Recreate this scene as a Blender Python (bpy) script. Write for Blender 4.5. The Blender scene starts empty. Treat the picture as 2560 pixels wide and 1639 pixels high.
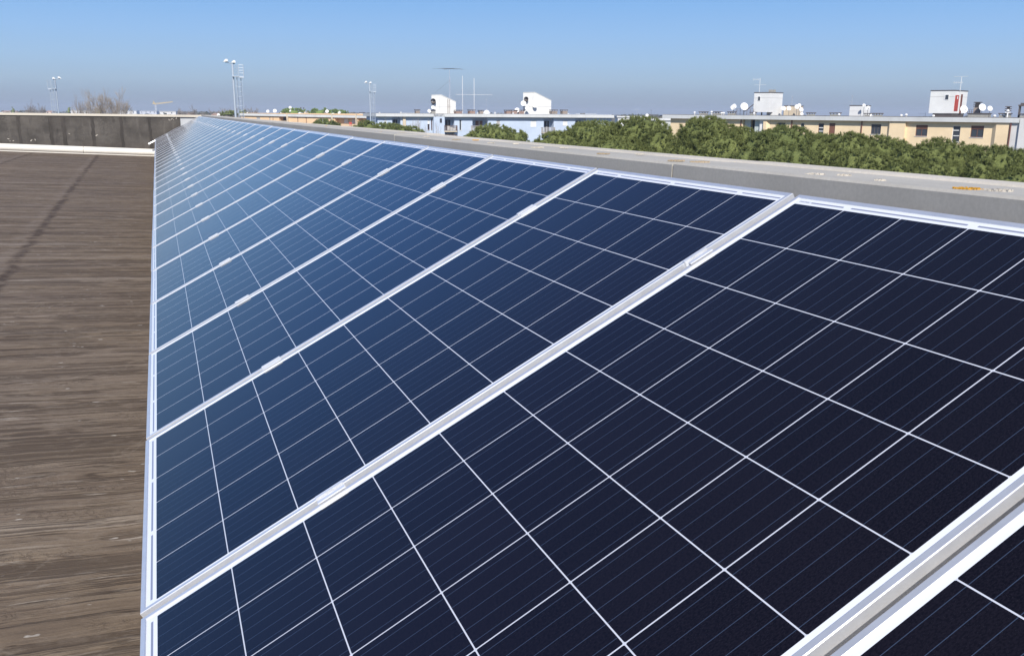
import bpy, math, random
import numpy as np
from mathutils import Vector, Matrix

R_ = math.radians
SC = bpy.context.scene
COL = SC.collection
# ------------------------------------------------------------------ camera
F, YAW, PITCH, ROLL = 2223.63, 0.372265, 0.237179, 0.005697      # F in pixels of a 2560 px wide picture
CAM = Vector((0.10520, -0.67989, 0.94190))
fw = Vector((math.sin(YAW) * math.cos(PITCH), math.cos(YAW) * math.cos(PITCH), -math.sin(PITCH)))
r0 = Vector((math.cos(YAW), -math.sin(YAW), 0.0)); u0 = r0.cross(fw)
rt = r0 * math.cos(ROLL) + u0 * math.sin(ROLL)
up = -r0 * math.sin(ROLL) + u0 * math.cos(ROLL)
cd = bpy.data.cameras.new('camera'); cam = bpy.data.objects.new('camera', cd); COL.objects.link(cam)
cam.matrix_world = Matrix(((rt.x, up.x, -fw.x, CAM.x), (rt.y, up.y, -fw.y, CAM.y), (rt.z, up.z, -fw.z, CAM.z), (0, 0, 0, 1)))
cd.sensor_width = 36; cd.lens = 36 * F / 2560; cd.clip_start = 0.05; cd.clip_end = 12000
SC.camera = cam
SC.render.resolution_x, SC.render.resolution_y = 1024, 655

def ray(px, py):
    return rt * ((px - 1280) / F) + up * ((819.5 - py) / F) + fw
def at(px, py, D):                                     # the point a photograph pixel sees at depth D metres
    return CAM + ray(px, py) * D

# ------------------------------------------------------------------ sun, sky, exposure
SUN_AZ, SUN_EL = R_(200), R_(38)
sd = Vector((math.sin(SUN_AZ) * math.cos(SUN_EL), math.cos(SUN_AZ) * math.cos(SUN_EL), math.sin(SUN_EL)))
sl = bpy.data.lights.new('sun', 'SUN'); sl.energy = 4.2; sl.angle = R_(0.53); sl.color = (1.0, 0.95, 0.88)
so = bpy.data.objects.new('sun', sl); COL.objects.link(so); so.rotation_euler = sd.to_track_quat('Z', 'Y').to_euler()
W = bpy.data.worlds.new('World'); SC.world = W; W.use_nodes = True
wt = W.node_tree; wt.nodes.clear()
wo = wt.nodes.new('ShaderNodeOutputWorld'); bg = wt.nodes.new('ShaderNodeBackground')
sky = wt.nodes.new('ShaderNodeTexSky'); sky.sky_type = 'NISHITA'; sky.sun_disc = False
sky.sun_elevation = SUN_EL; sky.sun_rotation = SUN_AZ; sky.air_density = 1.0; sky.dust_density = 0.6; sky.ozone_density = 2.0
tc = wt.nodes.new('ShaderNodeTexCoord'); sp = wt.nodes.new('ShaderNodeSeparateXYZ')
wt.links.new(tc.outputs['Generated'], sp.inputs[0])
ramp = wt.nodes.new('ShaderNodeValToRGB'); wt.links.new(sp.outputs['Z'], ramp.inputs[0])
EXPO = 0.35
SKYK = 0.10                                            # sky strength; the low-sky colours below are divided by it
def s2l(c): return tuple(((v / 255 + 0.055) / 1.055) ** 2.4 if v > 10 else v / 255 / 12.92 for v in c)
stops = [(0.0, (148, 165, 186)), (0.012, (156, 173, 194)), (0.032, (168, 193, 217)), (0.052, (165, 198, 231)), (0.080, (154, 195, 240)),
         (0.118, (134, 184, 240)), (0.25, (96, 152, 228)), (0.5, (68, 112, 190)), (0.85, (54, 86, 148))]
cr = ramp.color_ramp
while len(cr.elements) < len(stops): cr.elements.new(0.5)
for e, (p, c) in zip(cr.elements, stops):
    e.position = p; l = s2l(c); e.color = (l[0], l[1], l[2], 1)
sc_ = wt.nodes.new('ShaderNodeVectorMath'); sc_.operation = 'SCALE'; sc_.inputs['Scale'].default_value = 1 / SKYK / 2 ** EXPO
wt.links.new(ramp.outputs[0], sc_.inputs[0])
mr = wt.nodes.new('ShaderNodeMapRange'); mr.inputs['From Min'].default_value = 0.35; mr.inputs['From Max'].default_value = 1.0
wt.links.new(sp.outputs['Z'], mr.inputs['Value'])
mx = wt.nodes.new('ShaderNodeMix'); mx.data_type = 'RGBA'
wt.links.new(mr.outputs[0], mx.inputs['Factor']); wt.links.new(sc_.outputs[0], mx.inputs['A']); wt.links.new(sky.outputs[0], mx.inputs['B'])
wt.links.new(mx.outputs['Result'], bg.inputs['Color']); bg.inputs['Strength'].default_value = SKYK
wt.links.new(bg.outputs[0], wo.inputs[0])
SC.view_settings.view_transform = 'Standard'; SC.view_settings.look = 'None'; SC.view_settings.exposure = EXPO; SC.view_settings.gamma = 1
SC.render.engine = 'CYCLES'; SC.cycles.max_bounces = 6; SC.cycles.transparent_max_bounces = 8

random.seed(7); rng = np.random.default_rng(7)
GZ = -11.4                                             # street level

# ------------------------------------------------------------------ object helpers
def tag(o, label=None, cat=None, group=None, kind=None):
    if label: o['label'] = label
    if cat: o['category'] = cat
    if group: o['group'] = group
    if kind: o['kind'] = kind
    return o
def thing(name, label, cat, loc=(0, 0, 0), rz=0.0, group=None):
    o = bpy.data.objects.new(name, None); COL.objects.link(o); o.empty_display_size = 0.2
    o.location = loc; o.rotation_euler = (0, 0, rz)
    return tag(o, label, cat, group)
class MB:
    def __init__(s): s.v = []; s.f = []
    def poly(s, pts):
        n = len(s.v); s.v += [tuple(p) for p in pts]; s.f.append(tuple(range(n, n + len(pts)))); return s
    def box(s, x0, x1, y0, y1, z0, z1):
        n = len(s.v)
        s.v += [(x0, y0, z0), (x1, y0, z0), (x1, y1, z0), (x0, y1, z0), (x0, y0, z1), (x1, y0, z1), (x1, y1, z1), (x0, y1, z1)]
        s.f += [tuple(n + i for i in q) for q in ((3, 2, 1, 0), (4, 5, 6, 7), (0, 1, 5, 4), (1, 2, 6, 5), (2, 3, 7, 6), (3, 0, 4, 7))]
        return s
    def prism(s, xz, y0, y1):                          # xz polygon, counter-clockwise seen from -y
        n = len(s.v); k = len(xz)
        s.v += [(x, y0, z) for x, z in xz] + [(x, y1, z) for x, z in xz]
        s.f.append(tuple(range(n, n + k))); s.f.append(tuple(range(n + 2 * k - 1, n + k - 1, -1)))
        for i in range(k):
            j = (i + 1) % k; s.f.append((n + j, n + i, n + k + i, n + k + j))
        return s
    def prismz(s, xy, z0, z1):                         # xy polygon, counter-clockwise seen from above
        n = len(s.v); k = len(xy)
        s.v += [(x, y, z0) for x, y in xy] + [(x, y, z1) for x, y in xy]
        s.f.append(tuple(range(n + k - 1, n - 1, -1))); s.f.append(tuple(range(n + k, n + 2 * k)))
        for i in range(k):
            j = (i + 1) % k; s.f.append((n + i, n + j, n + k + j, n + k + i))
        return s
    def tube(s, a, b, r, r2=None, n=8, cap=True):
        a = Vector(a); b = Vector(b); d = b - a
        if d.length < 1e-6: return s
        d.normalize(); x = d.orthogonal().normalized(); y = d.cross(x); r2 = r if r2 is None else r2
        k = len(s.v)
        for p, q in ((a, r), (b, r2)):
            for i in range(n):
                t = 2 * math.pi * i / n; s.v.append(tuple(p + x * (q * math.cos(t)) + y * (q * math.sin(t))))
        for i in range(n):
            j = (i + 1) % n; s.f.append((k + i, k + j, k + n + j, k + n + i))
        if cap: s.f.append(tuple(k + i for i in range(n - 1, -1, -1))); s.f.append(tuple(k + n + i for i in range(n)))
        return s
    def lathe(s, c, axis, prof, n=20):                 # prof: (distance along axis, radius)
        c = Vector(c); d = Vector(axis).normalized(); x = d.orthogonal().normalized(); y = d.cross(x); k = len(s.v)
        for h, r in prof:
            for i in range(n):
                t = 2 * math.pi * i / n; s.v.append(tuple(c + d * h + x * (r * math.cos(t)) + y * (r * math.sin(t))))
        for a in range(len(prof) - 1):
            for i in range(n):
                j = (i + 1) % n; s.f.append((k + a * n + i, k + a * n + j, k + (a + 1) * n + j, k + (a + 1) * n + i))
        return s
    def build(s, name, mat, parent=None, smooth=False, loc=None):
        me = bpy.data.meshes.new(name); me.from_pydata(s.v, [], s.f); me.update()
        if smooth: me.shade_smooth()
        me.materials.append(mat); o = bpy.data.objects.new(name, me); COL.objects.link(o)
        if parent is not None: o.parent = parent
        if loc is not None: o.location = loc
        return o
def dup(o, parent=None):
    c = o.copy(); COL.objects.link(c)
    if parent is not None: c.parent = parent
    for ch in [q for q in bpy.data.objects if q.parent == o]: dup(ch, c)
    return c
ORD = ['first', 'second', 'third', 'fourth', 'fifth', 'sixth', 'seventh', 'eighth', 'ninth', 'tenth', 'eleventh', 'twelfth', 'thirteenth',
       'fourteenth', 'fifteenth', 'sixteenth', 'seventeenth', 'eighteenth', 'nineteenth', 'twentieth', 'twenty-first', 'twenty-second',
       'twenty-third', 'twenty-fourth', 'twenty-fifth', 'twenty-sixth', 'twenty-seventh', 'twenty-eighth', 'twenty-ninth', 'thirtieth',
       'thirty-first', 'thirty-second', 'thirty-third', 'thirty-fourth']

# ------------------------------------------------------------------ material helpers
class NT:
    def __init__(s, name):
        s.m = bpy.data.materials.new(name); s.m.use_nodes = True; s.t = s.m.node_tree; s.N = s.t.nodes; s.L = s.t.links
        s.b = s.N['Principled BSDF']
    def new(s, k): return s.N.new(k)
    def put(s, sock, v):
        if isinstance(v, bpy.types.NodeSocket): s.L.new(v, sock)
        elif v is not None: sock.default_value = v
    def math(s, op, a, b=None, c=None, clamp=False):
        n = s.new('ShaderNodeMath'); n.operation = op; n.use_clamp = clamp
        s.put(n.inputs[0], a); s.put(n.inputs[1], b); s.put(n.inputs[2], c); return n.outputs[0]
    def obj(s):
        n = s.new('ShaderNodeTexCoord'); return n.outputs['Object']
    def xyz(s, v):
        n = s.new('ShaderNodeSeparateXYZ'); s.L.new(v, n.inputs[0]); return n.outputs
    def map(s, v, scale, loc=(0, 0, 0), rot=(0, 0, 0)):
        n = s.new('ShaderNodeMapping'); s.L.new(v, n.inputs[0]); n.inputs['Scale'].default_value = scale
        n.inputs['Location'].default_value = loc; n.inputs['Rotation'].default_value = rot; return n.outputs[0]
    def noise(s, v, scale=1.0, detail=4.0, rough=0.55, dist=0.0, out=0):
        n = s.new('ShaderNodeTexNoise'); s.L.new(v, n.inputs['Vector']); n.inputs['Scale'].default_value = scale
        n.inputs['Detail'].default_value = detail; n.inputs['Roughness'].default_value = rough; n.inputs['Distortion'].default_value = dist
        return n.outputs[out]
    def rng(s, v, a, b, c=0.0, d=1.0, smooth=False):
        n = s.new('ShaderNodeMapRange'); s.put(n.inputs['Value'], v); n.clamp = True
        if smooth: n.interpolation_type = 'SMOOTHSTEP'
        n.inputs['From Min'].default_value = a; n.inputs['From Max'].default_value = b
        n.inputs['To Min'].default_value = c; n.inputs['To Max'].default_value = d; return n.outputs['Result']
    def mix(s, f, a, b):
        n = s.new('ShaderNodeMix'); n.data_type = 'RGBA'; s.put(n.inputs['Factor'], f)
        for k, v in (('A', a), ('B', b)):
            if isinstance(v, (tuple, list)): v = (v[0], v[1], v[2], 1)
            s.put(n.inputs[k], v)
        return n.outputs['Result']
    def bump(s, h, strength=0.3, dist=0.01):
        n = s.new('ShaderNodeBump'); s.L.new(h, n.inputs['Height']); n.inputs['Strength'].default_value = strength
        n.inputs['Distance'].default_value = dist; s.L.new(n.outputs[0], s.b.inputs['Normal'])
    def set(s, col=None, rough=None, metal=None, spec=None):
        if isinstance(col, (tuple, list)): col = (col[0], col[1], col[2], 1)
        s.put(s.b.inputs['Base Color'], col); s.put(s.b.inputs['Roughness'], rough); s.put(s.b.inputs['Metallic'], metal)
        s.put(s.b.inputs['Specular IOR Level'], spec); return s
def plain(name, col, rough=0.7, metal=0.0, var=0.18, scale=3.0, bump=0.0, spec=0.3, stretch=(1, 1, 1)):
    n = NT(name); v = n.map(n.obj(), stretch)
    k = n.noise(v, scale, 6, 0.6)
    k2 = n.noise(v, scale * 0.21, 3, 0.5)
    f = n.rng(n.math('ADD', k, k2), 0.7, 1.3)
    c = n.mix(f, tuple(x * (1 - var) for x in col), tuple(min(1, x * (1 + var)) for x in col))
    n.set(c, rough, metal, spec)
    if bump: n.bump(k, bump, 0.02)
    return n.m

# ---- solar glass with the cell pattern (object space: x up the slope 0..1.65, y along the row 0..0.992)
PL, PW, PP = 1.65, 0.992, 1.012
def mat_cells():
    n = NT('solar_cells'); o = n.xyz(n.obj()); x, y = o[0], o[1]
    C = 0.1585; mx_, my_ = (PL - 10 * C) / 2, (PW - 6 * C) / 2
    inside = n.math('MULTIPLY', n.math('MULTIPLY', n.math('GREATER_THAN', x, mx_ + .001), n.math('LESS_THAN', x, PL - mx_ - .001)),
                    n.math('MULTIPLY', n.math('GREATER_THAN', y, my_ + .001), n.math('LESS_THAN', y, PW - my_ - .001)))
    cu = n.math('DIVIDE', n.math('SUBTRACT', x, mx_), C); cv = n.math('DIVIDE', n.math('SUBTRACT', y, my_), C)
    fu, fv = n.math('FRACT', cu), n.math('FRACT', cv)
    du = n.math('MINIMUM', fu, n.math('SUBTRACT', 1.0, fu)); dv = n.math('MINIMUM', fv, n.math('SUBTRACT', 1.0, fv))
    w = 0.0011 / C
    gap = n.math('MAXIMUM', n.math('LESS_THAN', du, w), n.math('LESS_THAN', dv, w))
    star = n.math('LESS_THAN', n.math('ADD', du, dv), 0.0038 / C)
    gap = n.math('MAXIMUM', gap, star)
    cell = n.math('MULTIPLY', inside, n.math('SUBTRACT', 1.0, gap))
    bf = n.math('FRACT', n.math('MULTIPLY', fv, 5.0))
    bus = n.math('LESS_THAN', n.math('ABSOLUTE', n.math('SUBTRACT', bf, 0.5)), 0.5 * 0.0009 / C * 5)
    # end ribbons: pairs of cells, offset by one cell at the upper end; a smudged serial strip at the upper far corner
    def seg(off):
        q = n.math('FRACT', n.math('MULTIPLY', n.math('ADD', cv, off), 0.5))
        return n.math('MULTIPLY', n.math('GREATER_THAN', q, 0.035), n.math('LESS_THAN', q, 0.965))
    iny = n.math('MULTIPLY', n.math('GREATER_THAN', y, my_), n.math('LESS_THAN', y, PW - my_))
    r1 = n.math('MULTIPLY', n.math('LESS_THAN', n.math('ABSOLUTE', n.math('SUBTRACT', x, 0.0228)), 0.0024), seg(0.0))
    r2 = n.math('MULTIPLY', n.math('LESS_THAN', n.math('ABSOLUTE', n.math('SUBTRACT', x, PL - 0.0228)), 0.0024), seg(1.0))
    r2 = n.math('MULTIPLY', r2, n.math('LESS_THAN', y, PW - 0.065))
    rib = n.math('MULTIPLY', n.math('MAXIMUM', r1, r2), iny)
    bars = n.noise(n.map(n.obj(), (300, 900, 1)), 1.0, 1, 0.5)
    ser = n.math('MULTIPLY', n.math('LESS_THAN', n.math('ABSOLUTE', n.math('SUBTRACT', x, PL - 0.0225)), 0.0026),
                 n.math('LESS_THAN', n.math('ABSOLUTE', n.math('SUBTRACT', y, PW - 0.044)), 0.018))
    ser = n.math('MULTIPLY', ser, n.rng(bars, 0.42, 0.5))
    oi = n.new('ShaderNodeObjectInfo'); rnd = oi.outputs['Random']
    idc = n.new('ShaderNodeCombineXYZ'); n.L.new(n.math('FLOOR', cu), idc.inputs[0]); n.L.new(n.math('FLOOR', cv), idc.inputs[1])
    n.L.new(n.math('MULTIPLY', rnd, 50.0), idc.inputs[2])
    wn = n.new('ShaderNodeTexWhiteNoise'); n.L.new(idc.outputs[0], wn.inputs['Vector'])
    fine = n.noise(n.map(n.obj(), (240, 420, 1)), 1.0, 2, 0.6)
    mid = n.noise(n.obj(), 9.0, 3, 0.5)
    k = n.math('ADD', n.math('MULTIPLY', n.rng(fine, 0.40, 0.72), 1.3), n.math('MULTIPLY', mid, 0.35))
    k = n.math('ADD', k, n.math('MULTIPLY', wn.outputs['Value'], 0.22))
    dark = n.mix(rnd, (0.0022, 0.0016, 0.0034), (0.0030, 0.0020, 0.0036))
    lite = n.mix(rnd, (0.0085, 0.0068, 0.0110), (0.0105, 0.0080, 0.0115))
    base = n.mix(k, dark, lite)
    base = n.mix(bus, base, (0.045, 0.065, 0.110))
    back = (0.78, 0.80, 0.83)
    back = n.mix(inside, back, (0.60, 0.62, 0.68)); c = n.mix(cell, back, base)
    c = n.mix(n.math('MAXIMUM', rib, ser), c, (0.25, 0.27, 0.36))
    n.set(c, 0.5, 0.0, 0.0)
    n.b.inputs['Coat Weight'].default_value = 1.0; n.b.inputs['Coat IOR'].default_value = 1.42
    dust = n.noise(n.obj(), 3.0, 5, 0.6)
    n.put(n.b.inputs['Coat Roughness'], n.rng(dust, 0.3, 0.7, 0.07, 0.13))
    return n.m
M_CELL = mat_cells()
def mat_alu(name, col, rough, metal):
    n = NT(name); v = n.map(n.obj(), (3, 3, 3)); k = n.noise(v, 8, 4); g = n.noise(n.map(n.obj(), (40, 40, 40)), 1, 3)
    c = n.mix(n.rng(k, .3, .7), tuple(q * .93 for q in col), tuple(min(1, q * 1.04) for q in col))
    n.set(c, n.rng(g, .3, .7, rough * .95, rough * 1.1), metal, 0.5); return n.m
M_FRAME = mat_alu('anodised_frame', (0.74, 0.75, 0.77), 0.30, 0.55)
M_ALU = mat_alu('bare_aluminium', (0.86, 0.87, 0.88), 0.34, 0.45)
M_STEEL = mat_alu('bolt_steel', (0.42, 0.42, 0.43), 0.35, 1.0)

# ------------------------------------------------------------------ the row of solar panels
TH = 0.4820014
rowrot = Matrix.Rotation(-TH, 4, 'Y')                  # local x climbs towards +X
def frame_mesh():
    m = MB(); prof = [(0.0, -0.035), (0.0, -0.0012), (0.0012, 0.0), (0.0098, 0.0), (0.0110, -0.0010), (0.0110, -0.0030)]
    k = len(prof)
    for cx, cy, sx, sy in ((0, 0, 1, 1), (PL, 0, -1, 1), (PL, PW, -1, -1), (0, PW, 1, -1)):
        for o, z in prof: m.v.append((cx + sx * o, cy + sy * o, z))
    for c in range(4):
        d = (c + 1) % 4
        for i in range(k - 1): m.f.append((c * k + i, d * k + i, d * k + i + 1, c * k + i + 1))
    n = len(m.v)                                       # bottom flange
    for a, b, c, d in ((0, PL, 0, .03), (0, PL, PW - .03, PW), (0, .03, .03, PW - .03), (PL - .03, PL, .03, PW - .03)):
        m.box(a, b, c, d, -0.0370, -0.0350)
    return m
proto = thing('solar_panel', 'x', 'solar panel')
fr = frame_mesh().build('panel_frame', M_FRAME, proto)
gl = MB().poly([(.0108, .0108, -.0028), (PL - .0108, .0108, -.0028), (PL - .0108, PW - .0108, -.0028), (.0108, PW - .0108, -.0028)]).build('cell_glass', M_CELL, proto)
bk = MB().box(.031, PL - .031, .031, PW - .031, -.0085, -.0042).build('back_sheet', plain('back_sheet', (.7, .7, .7), .6), proto)
jb = MB().box(PL - .20, PL - .10, PW / 2 - .055, PW / 2 + .055, -.033, -.0085).build('junction_box', plain('black_plastic', (.02, .02, .02), .5), proto)
NP0, NP1 = -1, 31
for i in range(NP0, NP1 + 1):
    o = proto if i == NP0 else dup(proto)
    jit = Vector((random.uniform(-.0015, .0015), random.uniform(-.0012, .0012), random.uniform(-.0008, .0008)))
    o.matrix_world = Matrix.Translation(Vector((0, i * PP, 0)) + jit) @ rowrot @ Matrix.Rotation(random.uniform(-.0012, .0012), 4, 'Y')
    k = i - NP0
    extra = {0: 'only its corner in view at the bottom right', 1: 'the large one filling the foreground', NP1 - NP0: 'the last one, nearest the far black wall'}
    o['label'] = ('dark solar panel, ' + extra[k]) if k in extra else 'dark blue solar panel, %s of the row counted from the camera end' % ORD[k]
    o['group'] = 'solar panels in the long tilted row'
    o['category'] = 'solar panel'
# mid clamps over the gaps
def clamp_mesh(L=0.062):
    pr = [(-.017, 0.0019), (-.017, .0050), (-.0075, .0050), (-.0075, -.011), (.0075, -.011), (.0075, .0050), (.017, .0050), (.017, 0.0019),
          (.0092, 0.0019), (.0092, -.0135), (-.0092, -.0135), (-.0092, 0.0019)]
    m = MB(); k = len(pr)
    m.v = [(-L / 2, y, z) for y, z in pr] + [(L / 2, y, z) for y, z in pr]
    for i in range(k):
        j = (i + 1) % k; m.f.append((i, j, k + j, k + i))
    for q in ((0, 1, 2, 11), (11, 2, 3, 10), (10, 3, 4, 9), (9, 4, 5, 8), (8, 5, 6, 7)):
        m.f.append(q); m.f.append(tuple(k + t for t in reversed(q)))
    return m
cp = thing('mid_clamp', 'x', 'clamp')
clamp_mesh().build('clamp_body', M_ALU, cp)
b = MB(); b.lathe((0, 0, -.0110), (0, 0, 1), [(0, .0065), (.006, .0065), (.007, .0055), (.007, .003), (.004, .003), (.004, 0.0001)], 12); b.build('bolt_head', M_STEEL, cp)
first = True
for j in range(NP0 + 1, NP1 + 1):
    for q, uu in enumerate((0.42, 1.362)):
        o = cp if first else dup(cp); first = False
        o.matrix_world = rowrot.copy()
        o.matrix_world = Matrix.Translation((uu * math.cos(TH), j * PP - 0.010, uu * math.sin(TH))) @ rowrot
        o['label'] = 'silver clamp on the %s half of the %s gap between panels from the camera' % (('lower', 'upper')[q], ORD[j - NP0 - 1])
        o['group'] = 'clamps between the solar panels'; o['category'] = 'clamp'
# mounting structure under the row
DZ = lambda x: -0.602 - 0.048 * (x + 0.09)             # roof deck height
ms = thing('mounting_structure', 'aluminium mounting frame under the solar row, one rafter end poking out at the far end', 'mounting frame', (0, 0, 0))
for uu in (0.42, 1.362):
    m = MB(); m.box(uu - .02, uu + .02, NP0 * PP - .05, (NP1 + 1) * PP + .02, -.079, -.039)
    o = m.build('rail', M_ALU, ms); o.matrix_local = rowrot
for k in range(12):
    yy = -0.6 + k * (33.03 + 0.6) / 11
    u_0, u_1 = (-0.28, 1.60) if k == 11 else (0.03, 1.60)
    m = MB()
    if k == 11: m.tube((u_0, yy, -.055), (0.2, yy, -.055), .032, n=14); m.tube((0.2, yy, -.12), (u_1, yy, -.12), .02, n=10); 
    else: m.box(u_0, u_1, yy - .02, yy + .02, -.122, -.081)
    o = m.build('rafter', M_ALU, ms); o.matrix_local = rowrot
    for uu in (0.08, 1.5):
        x = uu * math.cos(TH) + .05; zt = uu * math.sin(TH) - .11
        m = MB(); m.box(x - .02, x + .02, yy + .022, yy + .062, DZ(x) - .02, zt); m.box(x - .15, x + .15, yy + .022, yy + .26, DZ(x) - .03, DZ(x) + .08)
        m.build('leg', M_ALU, ms)

# ------------------------------------------------------------------ roof deck (torch-on felt)
def mat_deck():
    n = NT('roofing_felt'); v = n.obj(); o = n.xyz(v); x, y = o[0], o[1]
    def offs(amount, *nz): return n.math('MULTIPLY', n.math('SUBTRACT', n.noise(*nz), 0.5), amount)
    yw = n.math('ADD', y, offs(.22, n.map(v, (.35, .8, 1)), 1.0, 3, .5)); yw = n.math('ADD', yw, offs(.035, n.map(v, (5, 5, 1)), 1.0, 4, .6))
    cv = n.new('ShaderNodeCombineXYZ'); n.L.new(x, cv.inputs[0]); n.L.new(yw, cv.inputs[1]); w = cv.outputs[0]
    big = n.noise(n.map(v, (.30, .45, 1)), 1.0, 5, .6); patch_ = n.noise(n.map(w, (.8, 2.6, 1)), 1.0, 4, .6)
    rip = n.noise(n.map(w, (.45, 11, 1)), 1.0, 3, .5); fs = n.noise(n.map(w, (3.5, 60, 1)), 1.0, 4, .65); gr = n.noise(n.map(v, (150, 170, 1)), 1.0, 3, .7)
    bq = n.math('DIVIDE', yw, .47); bi = n.new('ShaderNodeTexWhiteNoise'); bi.noise_dimensions = '1D'; n.L.new(n.math('FLOOR', bq), bi.inputs['W'])
    c = n.mix(n.rng(patch_, .36, .64), (0.166, 0.126, 0.093), (0.226, 0.175, 0.124))
    c = n.mix(n.math('MULTIPLY', bi.outputs['Value'], .45), c, (0.200, 0.160, 0.132))
    c = n.mix(n.rng(rip, .54, .68, 0, .36), c, (0.325, 0.268, 0.200))
    c = n.mix(n.rng(rip, .44, .34, 0, .22), c, (0.115, 0.089, 0.070))
    c = n.mix(n.rng(fs, .58, .72, 0, .38), c, (0.34, 0.29, 0.235)); c = n.mix(n.rng(fs, .44, .34, 0, .14), c, (0.085, 0.066, 0.055))
    c = n.mix(n.rng(big, .44, .62, 0, .5), c, (0.178, 0.148, 0.128))
    def crack(sx, sy, wd, loc, lo, hi, det=5):
        q = n.noise(n.map(w, (sx, sy, 1), loc), 1.0, det, .62)
        ln = n.rng(n.math('ABSOLUTE', n.math('SUBTRACT', q, .5)), wd * .25, wd, 1, 0)
        return n.math('MULTIPLY', ln, n.rng(n.noise(n.map(v, (2.2, 4.5, 1), loc), 1.0, 4, .6), lo, hi))
    cA = crack(.20, 4.0, .013, (3, 1, 0), .43, .52); cB = crack(.5, 8, .013, (9, 4, 0), .50, .58); cC = crack(16, 22, .040, (1, 7, 0), .53, .63); cD = crack(.28, 5.5, .011, (13, 2, 0), .48, .56)
    ls = n.noise(n.map(w, (.07, 1.9, 1), (2, 8, 0)), 1.0, 6, .62); ls2 = n.noise(n.map(w, (.13, 3.4, 1), (7, 3, 0)), 1.0, 5, .65)
    c = n.mix(n.rng(ls, .575, .605, 0, .60), c, (0.300, 0.250, 0.205)); c = n.mix(n.rng(ls2, .60, .625, 0, .70), c, (0.330, 0.280, 0.228))
    c = n.mix(n.rng(ls, .43, .36, 0, .28), c, (0.105, 0.078, 0.062)); c = n.mix(n.rng(ls2, .41, .36, 0, .26), c, (0.085, 0.064, 0.052))
    cE = n.math('MAXIMUM', crack(.05, 1.6, .030, (21, 5, 0), .38, .46, 6), crack(.08, 2.8, .022, (31, 9, 0), .44, .50, 6))
    # strip laps across the roof: a thin dark wandering line every half metre, here and there opened wide
    sf_ = n.math('FRACT', bq); sd_ = n.math('MULTIPLY', n.math('MINIMUM', sf_, n.math('SUBTRACT', 1.0, sf_)), .47)
    wv = n.rng(n.noise(n.map(v, (.9, .9, 1)), 1.0, 3, .6), .40, .70, .0035, .017)
    seam = n.math('LESS_THAN', sd_, wv); seam = n.math('MULTIPLY', seam, n.rng(n.noise(n.map(v, (1.6, 2.2, 1)), 1.0, 5, .7), .40, .50, .25, 1))
    crk = n.math('MAXIMUM', n.math('MAXIMUM', cA, n.math('MAXIMUM', cD, n.math('MULTIPLY', cE, .9))), n.math('MAXIMUM', n.math('MULTIPLY', cB, .8), n.math('MULTIPLY', cC, .55)))
    crk = n.math('MAXIMUM', crk, n.math('MULTIPLY', seam, .85))
    y2 = n.math('ADD', yw, offs(.075, n.map(v, (1.6, 3.0, 1), (6, 6, 0)), 1.0, 4, .6)); rf = n.math('FRACT', n.math('DIVIDE', y2, .062))
    rmask = n.rng(n.noise(n.map(v, (.8, 1.4, 1), (8, 1, 0)), 1.0, 4, .6), .42, .56); rb = n.rng(n.noise(n.map(v, (5, 9, 1)), 1.0, 4, .7), .42, .56, .15, 1)
    crk = n.math('MAXIMUM', crk, n.math('MULTIPLY', n.math('MULTIPLY', n.math('LESS_THAN', rf, .075), rb), rmask))
    c = n.mix(n.math('MULTIPLY', n.rng(rf, .75, .98, 0, .34), rmask), c, (0.33, 0.275, 0.215))
    c = n.mix(n.math('MULTIPLY', crk, .80), c, (0.028, 0.021, 0.020))
    # pale worn scuffs and chips
    sf = n.noise(n.map(w, (2.4, 20, 1), (5, 5, 0)), 1.0, 5, .65); sm = n.noise(n.map(v, (.7, .8, 1)), 1.0, 3, .6)
    c = n.mix(n.math('MULTIPLY', n.rng(sf, .60, .66), n.rng(sm, .44, .58, .08, .85)), c, (0.44, 0.39, 0.33))
    chip = n.noise(n.map(v, (11, 26, 1)), 1.0, 2, .5); c = n.mix(n.rng(chip, .735, .76, 0, .9), c, (0.62, 0.58, 0.52))
    # overlap joints running with the row: dark broken line with a dusty side
    for x0, k0 in ((-1.13, -.0213), (-3.78, 0.0)):
        j = n.math('SUBTRACT', x, n.math('ADD', x0, n.math('MULTIPLY', y, k0))); j = n.math('ADD', j, offs(.22, n.map(v, (.3, 2.2, 0)), 1.0, 5, .7)); a = n.math('ABSOLUTE', j)
        blot = n.noise(n.map(v, (2, 4.5, 1)), 1.0, 5, .7)
        dk = n.math('MULTIPLY', n.rng(a, .02, .075, 1, 0), n.rng(blot, .42, .52, .0, .9)); c = n.mix(dk, c, (0.036, 0.027, 0.027))
        side = n.math('MULTIPLY', n.rng(n.math('ABSOLUTE', n.math('ADD', j, .13)), .02, .11, 1, 0, True), n.rng(n.noise(n.map(v, (3, 3, 1)), 1.0, 5, .7), .42, .6, .0, .38))
        c = n.mix(side, c, (0.28, 0.235, 0.20))
    mo = n.noise(n.map(v, (9, 13, 1)), 1.0, 6, .72); st1 = n.noise(n.map(v, (1.3, 1.6, 1), (4, 4, 0)), 1.0, 5, .6, .6)
    c = n.mix(n.rng(mo, .52, .66, 0, .34), c, (0.270, 0.225, 0.180)); c = n.mix(n.rng(mo, .48, .36, 0, .34), c, (0.098, 0.076, 0.062))
    ring = n.rng(n.math('ABSOLUTE', n.math('SUBTRACT', st1, .55)), 0, .012, 1, 0); c = n.mix(n.math('MULTIPLY', ring, .22), c, (0.30, 0.26, 0.22)); c = n.mix(n.rng(st1, .55, .62, 0, .20), c, (0.115, 0.092, 0.078))
    c = n.mix(n.rng(gr, .30, .70, .25, 0), c, (0.06, 0.048, 0.040))
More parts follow.
